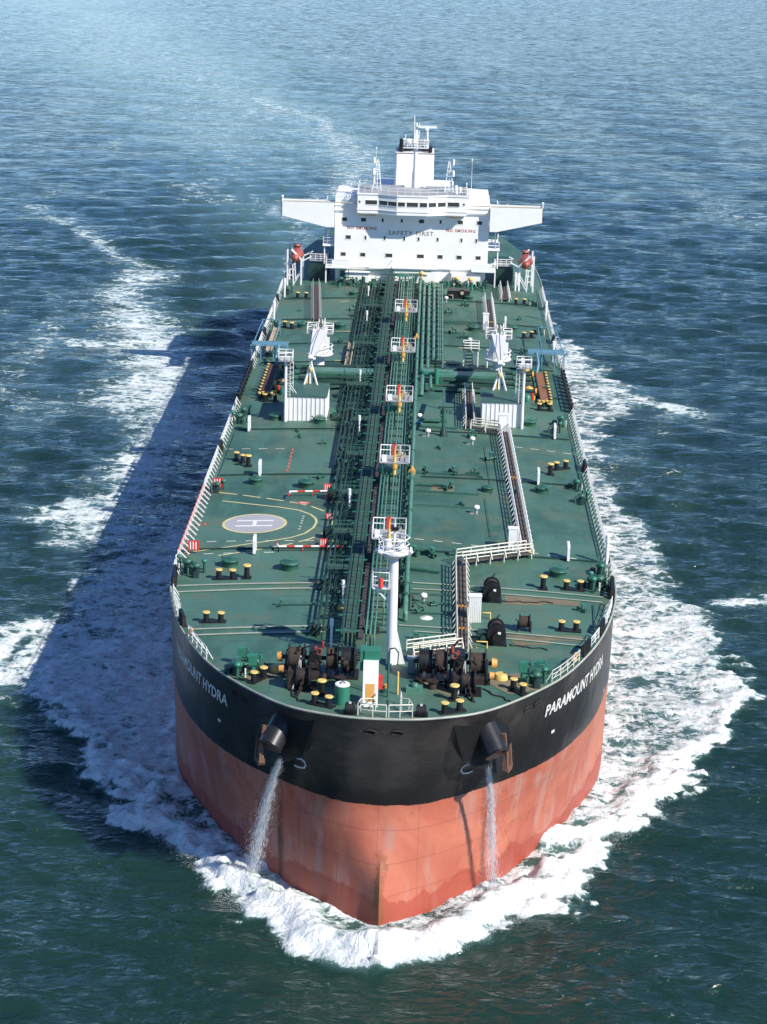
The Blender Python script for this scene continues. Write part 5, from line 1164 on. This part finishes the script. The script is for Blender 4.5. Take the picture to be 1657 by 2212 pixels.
# boat deck and side galleries
for s in (-1, 1):
    b = MB(); X = lambda a: s*a
    def slab(x0, x1, y0, y1, z, th=.3): b.box(min(X(x0), X(x1)), max(X(x0), X(x1)), y0, y1, z-th, z, W_)
    slab(10.2, 14.3, 188.4, 196, 21.25); b.rail([(X(10.2), 188.5, 21.25), (X(14.2), 188.5, 21.25), (X(14.2), 196, 21.25)], 'white', 1.1, 1.3, 3, .05, .08)
    b.box(min(X(10.3), X(13.2)), max(X(10.3), X(13.2)), 188.45, 188.55, 21.25, 22.3, W_)
    slab(12.9, 14.9, 190.5, 200, 24.6); b.rail([(X(12.9), 190.6, 24.6), (X(14.8), 190.6, 24.6), (X(14.8), 200, 24.6)], 'white', 1.1, 1.3, 2, .05, .08)
    slab(12.9, 14.4, 191, 200, 27.9); b.rail([(X(14.3), 191, 27.9), (X(14.3), 200, 27.9)], 'white', 1.1, 1.3, 2, .05, .08)
    b.bar((X(14.2), 188.9, 18.1), (X(14.2), 188.9, 21), .22, 'white'); b.bar((X(14.6), 191, 21.2), (X(14.6), 191, 24.5), .2, 'white'); b.bar((X(14.2), 191.2, 24.6), (X(14.0), 191.2, 27.9), .18, 'white')
    for k in range(9): b.box(min(X(13.0), X(13.8)), max(X(13.0), X(13.8)), 191.5+.55*k, 191.8+.55*k, 24.9+.33*k, 24.96+.33*k, 'grey')
    b.box(min(X(14.3), X(17)), max(X(14.3), X(17)), 191, 194, 21.6, 21.7, 'grey'); b.rail([(X(14.3), 191, 21.7), (X(17), 191, 21.7)], 'white', 1.1, .9, 3, .05, .09)
    hp_(b, 'side_gallery')
    b = MB(); b.box(min(X(14.2), X(17.3)), max(X(14.2), X(17.3)), 191, 203, 18, 21.2, 'dkgreen'); hp_(b, 'side_deckhouse')
    # bridge wing
    b = MB(); xt, xr = 21.75, 13.0
    b.prism([(X(xr), 31.9), (X(xr), 27.8), (X(14.2), 27.8), (X(xt), 29.55), (X(xt), 31.9)][::s], 188.6, 188.75, W_, 'xz')
    b.prism([(X(xr), 31.2), (X(xr), 27.8), (X(14.2), 27.8), (X(xt), 29.55), (X(xt), 31.2)][::s], 188.75, 191.6, W_, 'xz')
    b.prism([(X(xr), 31.9), (X(xr), 31.0), (X(xt), 31.0), (X(xt), 31.9)][::s], 191.6, 191.7, W_, 'xz')
    b.box(min(X(xt-.1), X(xt)), max(X(xt-.1), X(xt)), 188.6, 191.7, 29.6, 31.95, W_); b.bar((X(xr-3.5), 188.68, 31.98), (X(xt), 188.68, 31.98), .14, 'tan'); b.box(min(X(xr), X(xt-.2)), max(X(xr), X(xt-.2)), 188.8, 191.5, 31.2, 31.23, 'roofgreen')
    b.cyl((X(xt-.1), 188.7, 31.9), (X(xt-.1), 188.7, 32.6), .12, 'white', .12, 8); b.lathe((X(xt-.1), 188.7, 32.5), [(.1, 0), (.24, .12), (.24, .35), (.1, .45)], 'white', 10)
    b.bar((X(14.3), 189, 31.9), (X(14.1), 189, 33), .16, 'white'); b.bar((X(15.8), 189, 31.9), (X(15.8), 189, 32.4), .3, 'white')
    hp_(b, 'bridge_wing')
# wheelhouse with a faceted front
WF = [(-9.1, 189.9), (-9.1, 188.1), (-5.6, 188.1), (-2.5, 186.7), (2.6, 186.7), (5.7, 188.1), (9.1, 188.1), (9.1, 189.9)]
def grow(p, o): return [(x*(1+o/9), y-o if y < 189 else y) for x, y in p]
b = MB(); b.prism(WF+[(9.1, 198), (-9.1, 198)], 30.4, 33.5, W_, 'xy'); b.prism(grow(WF, .12)+[(9.25, 198.2), (-9.25, 198.2)], 33.5, 33.75, W_, 'xy')
b.prism([(-8.6, 190), (-8.4, 188.9), (-5.2, 188.9), (-2.3, 187.5), (2.4, 187.5), (5.3, 188.9), (8.4, 188.9), (8.6, 190)], 29.7, 30.4, W_, 'xy'); b.prism(grow(WF, .1), 30.95, 31.08, W_, 'xy')
b.box(-12.9, 12.9, 190.2, 204, 31.55, 32.6, W_)
for s in (-1, 1):
    for k in range(8): b.cyl((s*(6.0+.36*k), 188.4+.1*(k % 2), 30.0), (s*(6.0+.36*k), 188.1, 30.35), .12, 'tan', .08, 6)
wh = hp_(b, 'wheelhouse')
b = MB(); b.prism([(x*.99, y+.15) for x, y in WF]+[(9.0, 198), (-9.0, 198)], 33.76, 33.79, 'roofgrey', 'xy'); b.build('roof_deck', wh)
def facet_y(x):
    return float(np.interp(x, [-9.1, -5.6, -2.5, 2.6, 5.7, 9.1], [188.1, 188.1, 186.7, 186.7, 188.1, 188.1]))
for x0, x1 in ((-8.9, -8.6), (-7.8, -5.85), (-5.45, -4.15), (-3.95, -2.6), (-2.35, -1.2), (-.9, .95), (1.25, 2.45), (2.72, 3.95), (4.25, 5.55), (5.9, 7.8), (8.4, 8.7)):
    b = MB(); y0, y1 = facet_y(x0), facet_y(x1); nv = Vector((y0-y1, x1-x0, 0)).normalized()*-1
    if nv.y > 0: nv = -nv
    nv *= .02; z0, z1 = (31.85, 32.62) if x1-x0 > .5 else (32.1, 32.5)
    b.add([(x0+nv.x, y0+nv.y, z0), (x1+nv.x, y1+nv.y, z0), (x1+nv.x, y1+nv.y, z1), (x0+nv.x, y0+nv.y, z1)], [(0, 1, 2, 3)], 'glass')
    for zz in (z0, z1): b.bar((x0+nv.x*2, y0+nv.y*2, zz), (x1+nv.x*2, y1+nv.y*2, zz), .06, W_)
    b.build('bridge_window', wh)
b = MB(); b.rail([(x*1.0, y+.1, 33.79) for x, y in WF], 'white', 1.0, 1.4, 2, .035, .06); b.rail([(-9.0, y, 33.79) for y in (188, 192, 196)], 'white', 1.0, 1.4, 2, .035, .06); b.rail([(9.0, y, 33.79) for y in (188, 192, 196)], 'white', 1.0, 1.4, 2, .035, .06); b.build('roof_rail', wh)
b = MB(); b.rail([(-12.8, 190.3, 32.6), (-9.2, 190.3, 32.6)], 'white', 1, 1.2, 2, .04, .06); b.rail([(12.8, 190.3, 32.6), (9.2, 190.3, 32.6)], 'white', 1, 1.2, 2, .04, .06); b.build('roof_rail', wh)
# cabin windows: one by one
def window(x, z, w_, h_):
    b = MB(); y = 190
    for xx in (x-w_/2, x+w_/2): b.box(xx-.05, xx+.05, y-.05, y+.01, z-h_/2-.05, z+h_/2+.05, W_)
    for zz in (z-h_/2, z+h_/2): b.box(x-w_/2, x+w_/2, y-.05, y+.01, zz-.05, zz+.05, W_)
    b.add([(x-w_/2+.04, y-.015, z-h_/2+.04), (x+w_/2-.04, y-.015, z-h_/2+.04), (x+w_/2-.04, y-.015, z+h_/2-.04), (x-w_/2+.04, y-.015, z+h_/2-.04)], [(0, 1, 2, 3)], 'glass'); b.build('window', bh)
for x, z, wide in [(-11.3, 29, 1), (-8.1, 29, 1), (-4.9, 29, 0), (-1.7, 29, 0), (1.6, 29, 1), (4.8, 29, 0), (8.1, 29, 1), (11.3, 29, 1),
                   (-10.6, 26, 1), (-7.7, 26, 0), (-4.5, 26, 0), (-1.2, 26, 0), (1.2, 26, 0), (4.4, 26, 0), (8.4, 26, 0), (10.9, 26, 0),
                   (-11.4, 23.1, 1), (-8.1, 23.1, 1), (-3.7, 23.1, 2), (1.6, 23.1, 2), (4.9, 23.1, 1), (8.1, 23.1, 1), (11.3, 23.1, 1)]:
    window(x, z, (.42, .95, 1.25)[wide], .72)
# words on the front
M['txt'] = paint('grey_lettering', (.28, .26, .22), .5, .1, dirt_amt=.1); M['txtred'] = paint('red_lettering', (.50, .10, .08), .5, .1, dirt_amt=.1)
for s, x0, wd_, z, m_, nm in (('SAFETY FIRST', -3.9, 7.6, 26.62, 'txt', 'safety_lettering'), ('NO SMOKING', -10.8, 4.9, 27.35, 'txtred', 'smoking_lettering'), ('NO SMOKING', 5.8, 4.9, 27.35, 'txtred', 'smoking_lettering')):
    v_, f2, w2 = text_geo(s, 1.0, 0, 1.25); k = wd_/w2; hs = .95 if m_ == 'txt' else .72
    b = MB(); b.add([(x0+u*k, 189.985, z+v*hs) for u, v in v_], f2, m_); hp_(b, nm, bh)
# engine casing, funnel, masts
b = MB(); b.box(-7, 6.5, 206, 222, 18, 31.5, W_); b.box(-9, 9, 223, 238, 18, 20.5, 'roofgreen'); hp_(b, 'engine_casing')
b = MB(); b.prism([(-3.4, 208.4), (-3.1, 208), (3.1, 208), (3.4, 208.4), (3.4, 216), (2.6, 217), (-2.6, 217), (-3.4, 216)], 31.5, 37.9, W_, 'xy'); hp_(b, 'funnel')
b = MB(); b.prism([(-2.9, 211), (2.9, 211), (2.9, 215.8), (-2.9, 215.8)], 37.9, 38.5, 'black', 'xy')
for x, y, r, h in ((-2.3, 210, .42, 40.2), (-1.5, 211, .3, 39.3), (2.7, 209.5, .35, 39.0), (.5, 213, .6, 39.5)): b.cyl((x, y, 38), (x, y, h), r, 'black', r, 12)
b.bar((-3.4, 208.05, 37.9), (3.4, 208.05, 37.9), .12, 'rust'); hp_(b, 'exhaust_pipe')
b = MB(); b.cyl((.3, 196, 33.2), (.3, 196, 41), .42, 'white', .36, 16)
for s in (-1, 1): b.add([(.3+s*.3, 195.9, 33.7), (.3+s*1.9, 195.9, 33.7), (.3+s*.4, 195.9, 36.5), (.3+s*.3, 196.1, 33.7), (.3+s*1.9, 196.1, 33.7), (.3+s*.4, 196.1, 36.5)], [(0, 1, 2), (3, 5, 4), (0, 3, 4, 1), (1, 4, 5, 2), (0, 2, 5, 3)], 'white')
for z in (36.8, 38.4, 39.9): b.bar((-.6, 196, z), (1.2, 196, z), .08, 'white')
b.box(-1.9, 2.4, 195.2, 196.8, 40.4, 40.55, 'white'); b.rail([(-1.9, 195.2, 40.5), (2.4, 195.2, 40.5), (2.4, 196.8, 40.5), (-1.9, 196.8, 40.5)], 'white', 1.3, .7, 3, .05, .1, closed=True)
b.cyl((.3, 196, 41), (.3, 196, 44.6), .38, 'white', .12, 12); b.cyl((0, 195.8, 41), (-.1, 195.8, 45.9), .14, 'white', .06, 8); b.cyl((.7, 196, 42), (.75, 196, 44.6), .1, 'white', .06, 8); b.bar((-.6, 196, 43.6), (1.2, 196, 43.6), .12, 'white'); b.lathe((-.9, 195.6, 41.0), [(.3, 0), (.55, .3), (.45, .9), (.2, 1.0)], 'white', 12)
b.bar((-1.5, 195.4, 41.6), (-1.5, 195.4, 42.7), .14, 'white'); b.bar((2.2, 195.4, 41.2), (2.2, 195.4, 42.8), .12, 'white'); hp_(b, 'radar_mast')
b = MB(); b.cyl((2.1, 195.8, 40.5), (2.1, 195.8, 43.5), .22, 'white', .2, 12); b.box(1.8, 2.4, 195.5, 196.1, 43.4, 43.8, 'white'); b.box(.5, 3.7, 195.6, 195.95, 43.8, 44.15, 'white'); hp_(b, 'radar_scanner')
for s in (-1, 1):
    b = MB(); x = 6.05*s
    for dx, dy in ((-.75, -.6), (.75, -.6), (0, .7)): b.bar((x+dx, 192+dy, 33.7), (x+dx*.12-s*.1, 192+dy*.12, 38.8), .15, 'white')
    for k in range(6):
        q = k/6; w_ = .75*(1-.85*q); b.bar((x-w_, 191.5, 34.2+.75*k), (x+w_, 191.5, 34.2+.75*k), .08, 'white')
    b.cyl((x+s*.55, 191.8, 38.2), (x+s*.6, 191.8, 39.2), .2, 'white', .26, 10); b.cyl((x+s*.6, 191.6, 36.4), (x+s*.6, 191.6, 37.4), .24, 'white', .24, 10); b.bar((x, 192, 36.8), (x+s*.7, 191.7, 36.9), .1, 'white'); b.bar((x, 192, 38.4), (x+s*.7, 191.8, 38.5), .1, 'white'); b.cyl((x+s*.5, 191.6, 34.9), (x+s*.5, 191.6, 35.6), .2, 'white', .2, 8)
    hp_(b, 'signal_mast')
b = MB()
for x, y, h in ((-8.9, 188.4, 35.5), (8.9, 188.4, 35.6), (-10.5, 196, 33.9), (9.9, 199, 38.2), (-6.5, 200, 39.6)): b.cyl((x, y, 32.5), (x, y, h), .05, 'white', .03, 6); b.lathe((x, y, h-.1), [(.05, 0), (.14, .08), (.12, .3), (.03, .36)], 'white', 8)
for x, y, s in ((7.2, 190.2, 1.0), (7.9, 191.2, .7), (5.4, 193, .6)): b.cyl((x, y, 33.8), (x, y, 33.8+s), .28*s, 'white', .34*s, 12); b.lathe((x, y, 33.8+s), [(.34*s, 0), (.3*s, .2*s), (.1*s, .34*s)], 'white', 12)
hp_(b, 'antenna')
b = MB(); b.prism([(9.4, 32.6), (12.6, 32.6), (12.6, 33.0), (12.0, 33.7), (9.4, 33.9)], 191.5, 196, 'whiteh', 'xz'); hp_(b, 'roof_tarpaulin')
# green machinery jumble at the foot of the house
rr = random.Random(9)
for k in range(60):
    b = MB()
    x = rr.uniform(-12, 13); y = rr.uniform(184.5, 188.2)
    if -5 < x < 1.3 and y < 186: continue
    h = rr.uniform(.4, 1.5); r = rr.uniform(.12, .4); z = 18.5
    if k % 3: b.cyl((x, y, z), (x, y, z+h), r, rr.choice(['green', 'dkgreen', 'bright']), r*.9, 8)
    else: b.box(x-r, x+r, y-r, y+r, z, z+h*.8, rr.choice(['green', 'dkgreen']))
    if k % 4 == 0: b.tube([(x, y, z+h*.7), (x+rr.uniform(-1.8, 1.8), y+.2, z+h*.8), (x+rr.uniform(-2, 2), y+.4, z+.1)], .1, 'green', 6)
    hp_(b, 'pump_fitting')
b = MB(); b.bar((-12.5, 188, 20.8), (3.5, 188, 20.9), .16, 'green'); b.tube([(-5, 187.4, 20.4), (1.5, 187.4, 20.6), (1.5, 187, 18.8)], .12, 'green', 7); b.bar((-11.9, 188, 18.4), (-11.9, 188, 20.8), .2, 'green')
for x in (-10.4, 6.8): b.bar((x, 187.9, 18.4), (x, 187.9, 20.8), .15, 'green')
hp_(b, 'pipe_gantry')
b = MB(); b.cyl((0, 0, 0), (0, 0, .7), .2, 'yellow', .2, 10); b.lathe((0, 0, .6), [(.2, 0), (.42, .1), (.42, .45), (.1, .62)], 'yellow', 12); yv = hp_(b, 'yellow_ventilator')
for i, (x, y, z) in enumerate([(7.9, 188.4, 18.9), (10.1, 188.2, 18.9), (1.9, 187.6, 19.8)]):
    o = yv if i == 0 else copy_tree(yv, ship); o.location = (x-.4, y, z)
b = MB(); b.box(-2.1, 1.6, -1.4, 1.1, 0, 1.3, 'black'); b.cyl((.3, -1.5, 1.0), (.3, -1.3, 1.0), .55, 'black', .55, 14); b.cyl((.3, -1.62, 1.0), (.3, -1.5, 1.0), .3, 'tan', .25, 10); b.tube([(-1.9, -1.6, 0), (-1.9, -1.6, .6), (-1.2, -1.6, .6), (-1.2, -1.6, 0)], .08, 'tan', 6); o = b.build('aft_winch', ship); o.location = (7.9, 178.5, dz(8, 178))

# ------------------------------------------------------------------ davits and lifeboats
for s in (-1, 1):
    for y in (187.2, 192.4):
        b = MB(); X = lambda a: s*a-.4
        b.bar((X(20.55), y, 18.0), (X(20.55), y, 24.1), .26, 'white'); b.bar((X(18.25), y, 18.2), (X(18.25), y, 22.5), .28, 'white')
        b.bar((X(18.2), y, 22.4), (X(19.9), y-.2, 24.4 if y > 190 else 24.2), .30, 'white'); b.bar((X(20.55), y, 21.7), (X(19.2), y, 21.7), .16, 'white'); b.bar((X(20.55), y, 19.8), (X(19.5), y, 19.8), .14, 'white'); b.bar((X(19.5), y, 18.0), (X(19.7), y, 21.6), .2, 'white')
        b.bar((X(18.2), y, 22.2), (X(16.6), y+.1, 23.0), .18, 'white'); b.bar((X(18.25), y, 20.4), (X(19.6), y, 18.1), .14, 'white'); b.build('lifeboat_davit', ship)
    lb = thing('lifeboat', (s*19.25-.4, 189.9, 22.75), 'orange-red enclosed lifeboat slung in white davits on the %s side of the white house' % ('left, shaded' if s < 0 else 'right, sunlit'), 'lifeboat', 'lifeboats beside the bridge')
    b = MB(); n = 16; prof = []
    rings = []
    for k in range(n+1):
        u = k/n; w_ = 1.22*math.sin(math.pi*min(max(u*1.0, .02), .98))**.45; y = -3.6+7.2*u
        ring = []
        for a in np.linspace(0, 2*math.pi, 17)[:-1]:
            cx_, cz_ = math.cos(a), math.sin(a); ring.append((w_*cx_*(1 if cz_ > -.2 else .75), y, (.95*w_*cz_ if cz_ > 0 else 1.0*w_*cz_)))
        rings += ring
    b.add(rings, [(k*16+i, (k+1)*16+i, (k+1)*16+(i+1) % 16, k*16+(i+1) % 16) for k in range(n) for i in range(16)]+[tuple(range(16)), tuple(reversed(range(n*16, n*16+16)))], 'boat', True); b.build('boat_shell', lb)
    b = MB(); b.lathe((0, 1.6, .85), [(.62, 0), (.6, .5), (.4, .75)], 'boat', 12); b.box(-.5, .5, 1.0, 1.06, 1.1, 1.35, 'black'); b.build('helm_cupola', lb)
    b = MB(); b.tube([(1.14*math.cos(a)*.0+1.2*math.cos(a), 3.5*math.sin(a), 0.0) for a in np.linspace(0, 6.28, 25)], .08, 'black', 5); b.build('fender_strip', lb)

# ------------------------------------------------------------------ loose gear lying on the deck: things of their own
def gear(name, mb, loc, label, cat, group=None, rz=0):
    o = mb.build(name); o.location = loc; o.rotation_euler.z = rz; return tag(o, label, cat, group)
for (x0, y0, x1, y1, lab, grp) in ((-8.25, 122.8, -8.3, 139.3, 'long tan gangway lying flat on the deck beside the left crane', 'gangways stowed on deck'), (-20.0, 133.5, -19.9, 150.5, 'narrow tan accommodation ladder stowed along the left rail behind the blue frame', 'gangways stowed on deck')):
    b = MB(); L = math.dist((x0, y0), (x1, y1))
    for s in (-.36, .36): b.bar((s, 0, .55), (s, L, .55), .14, 'tan', .3)
    for k in range(int(L/.5)): b.box(-.33, .33, .5*k+.05, .5*k+.42, .45, .5, 'tan')
    for yy in (1.5, L/2, L-1.5): b.box(-.5, .5, yy-.15, yy+.15, 0, .42, 'dkgreen')
    g = gear('gangway', b, (x0, y0, dz(x0, y0)), lab, 'gangway', grp)
def rope(pts, label, r=.055, mat='ropedk'):
    b = MB(); q = resample(pts, .35); x0, y0 = q[0]
    b.tube([(x-x0, y-y0, dz(x, y)-dz(x0, y0)+r+.02+.0) for x, y in q], r, mat, 6); g = b.build('mooring_rope'); g.location = (x0, y0, dz(x0, y0)); tag(g, label, 'rope', 'ropes lying on the deck')
M['ropedk'] = paint('tarred_rope', (.035, .028, .022), .9, .3)
def wig(a, b_, amp, seed):
    r_ = random.Random(seed); n = 9; return [(a[0]+(b_[0]-a[0])*i/n+r_.uniform(-amp, amp), a[1]+(b_[1]-a[1])*i/n+r_.uniform(-amp, amp)) for i in range(n+1)]
rope(wig((10.6, 30.2), (15.2, 30.8), .22, 1), 'dark rope trailing from the farther side winch towards the right rail')
rope(wig((10.7, 18.3), (14.2, 17.6), .25, 2), 'dark rope trailing across the deck from the nearer side winch')
rope(wig((8.3, 6.4), (10.4, 3.4), .35, 3), 'dark rope curling from the right windlass to the bow edge')
rope(wig((-8.4, 5.8), (-7.2, 1.9), .2, 4), 'dark rope running from the left windlass to the bow edge')
for (x, y, lab) in ((-20.7, 18.0, 'orange lifebuoy hung on the white rail of the left bow'), (18.05, 14.3, 'orange lifebuoy hung on the white rail of the right bow')):
    s = 1 if x > 0 else -1; p = edge_pts(y, y, s, .34)[0]; rz = edge_rot(y, s)
    b = MB(); b.tube([(0, .33*math.cos(a), .33*math.sin(a)) for a in np.linspace(0, 2*math.pi, 21)], .10, 'orange', 8)
    g = b.build('lifebuoy'); g.location = (p[0], p[1], dz(*p)+.72); g.rotation_euler.z = rz; tag(g, lab, 'lifebuoy', 'lifebuoys on the bow rails')
b = MB(); b.lathe((0, 0, 0), [(.62, 0), (.5, .07), (.18, .12), (.02, .22)], 'letter', 12); gear('canvas_cover', b, (3.3, 24.6, dz(3.3, 24.6)), 'small pale canvas cover lying on the green deck between the walkway and the foremast', 'cover')
# seagull flying over the sea
gl = MB(); gl.lathe((0, -.3, 0), [(.02, 0), (.1, .15), (.12, .35), (.05, .6)], 'white', 8, (0, 1, 0))
for s in (-1, 1): gl.add([(0, -.1, .04), (s*.45, -.02, .18), (s*.85, .15, .06), (s*.45, .18, .16), (0, .14, .03), (0, -.1, .0), (s*.45, -.02, .14), (s*.45, .18, .13), (0, .14, 0)], [(0, 1, 3, 4), (1, 2, 3), (5, 8, 7, 6), (6, 7, 2)], 'white')
o = gear('seagull', gl, (-92.3, 659, 4), 'white seagull flying low over the open sea far behind the ship', 'bird'); o.rotation_euler.z = .5

# ------------------------------------------------------------------ anchor wash: water falling from the hawse pipes
M['spray'] = None
mt, t_, bb = nodes('spray_water'); bb.inputs['Base Color'].default_value = (.82, .84, .85, 1); bb.inputs['Roughness'].default_value = .6; M['spray'] = mt
def jet(side, p0, p1, n, seed, wd0, wd1):
    r_ = random.Random(seed); b = MB(); p0 = Vector(p0); p1 = Vector(p1); vs = []; fs = []
    for k in range(n):
        u = r_.random()**.8; y_ = p0.lerp(p1, u); y_.z = p0.z+(p1.z-p0.z)*(u**1.25); rad = (wd0+(wd1-wd0)*u)
        q = y_+Vector((r_.gauss(0, rad), r_.gauss(0, rad*.5), r_.gauss(0, .15))); L = r_.uniform(.3, 1.3)*(1.1-.5*u); w_ = r_.uniform(.004, .013)
        d = Vector((p1.x-p0.x, p1.y-p0.y, (p1.z-p0.z)*(.5+u))).normalized(); a = Vector((r_.uniform(-1, 1), r_.uniform(-1, 1), .1)).normalized()*w_; c = d.cross(a).normalized()*w_
        o = len(vs); vs += [q, q+d*L*.5+a, q+d*L*.5-a*.5+c, q+d*L*.5-a*.5-c, q+d*L]; fs += [(o, o+1, o+2), (o, o+2, o+3), (o, o+3, o+1), (o+4, o+2, o+1), (o+4, o+3, o+2), (o+4, o+1, o+3)]
    b.add(vs, fs, 'spray'); g = b.build('wash_water'); tag(g, kind='stuff')
jet(-1, (-8.45, 1.5, 14.2), (-11.3, 7.3, 1.0), 4200, 3, .10, .36)
jet(1, (8.7, 1.6, 14.2), (9.7, 5.4, 1.0), 2300, 4, .07, .28)

# fine droplets thrown up along the breaking edge of the bow wave and around the falling water
def droplets(name, samples, seed):
    r_ = random.Random(seed); vs = []; fs = []
    for q, w_ in samples:
        o = len(vs); a = Vector((r_.uniform(-1, 1), r_.uniform(-1, 1), r_.uniform(-1, 1))).normalized(); u, v = basis(a)
        vs += [q+a*w_, q-a*w_*.5+u*w_, q-a*w_*.5-u*w_*.5+v*w_, q-a*w_*.5-u*w_*.5-v*w_]; fs += [(o, o+1, o+2), (o, o+2, o+3), (o, o+3, o+1), (o+1, o+3, o+2)]
    b = MB(); b.add(vs, fs, 'spray'); g = b.build(name); tag(g, kind='stuff'); return g
r_ = random.Random(77); S = []
for line, ctr_ in ((outL[:12], 1), (outR[:8], 1)):
    q = resample(line, .5)
    for k in range(5500):
        x, y = q[int(r_.random()**1.15*(len(q)-1))]; L = math.hypot(x-2, y-12)+.1; ix, iy = (0-x)/L*.8, (14-y)/L*.8
        d = abs(r_.gauss(0, 1.3)); clump = .5+.5*math.sin(x*1.9+math.sin(y*1.3)*2)
        z = .15+abs(r_.gauss(0, .38))*clump*(1.3 if d > 0 else .5)
        S.append((Vector((x+ix*d+r_.gauss(0, .35), y+iy*d+r_.gauss(0, .35), z+.25)), r_.uniform(.010, .032)))
droplets('bow_spray', S, 5)
for side, p0, p1 in ((-1, (-8.45, 1.5, 14.2), (-11.3, 7.3, 1.0)), (1, (8.7, 1.6, 14.2), (9.7, 5.4, 1.0))):
    S = []; p0 = Vector(p0); p1 = Vector(p1)
    for k in range(4500):
        u = r_.random()**.6; q = p0.lerp(p1, u); q.z = p0.z+(p1.z-p0.z)*u**1.25; rad = .15+.75*u
        S.append((q+Vector((r_.gauss(0, rad), r_.gauss(0, rad*.5)-.1, r_.gauss(0, .4))), r_.uniform(.006, .016)))
    droplets('wash_mist', S, 6)
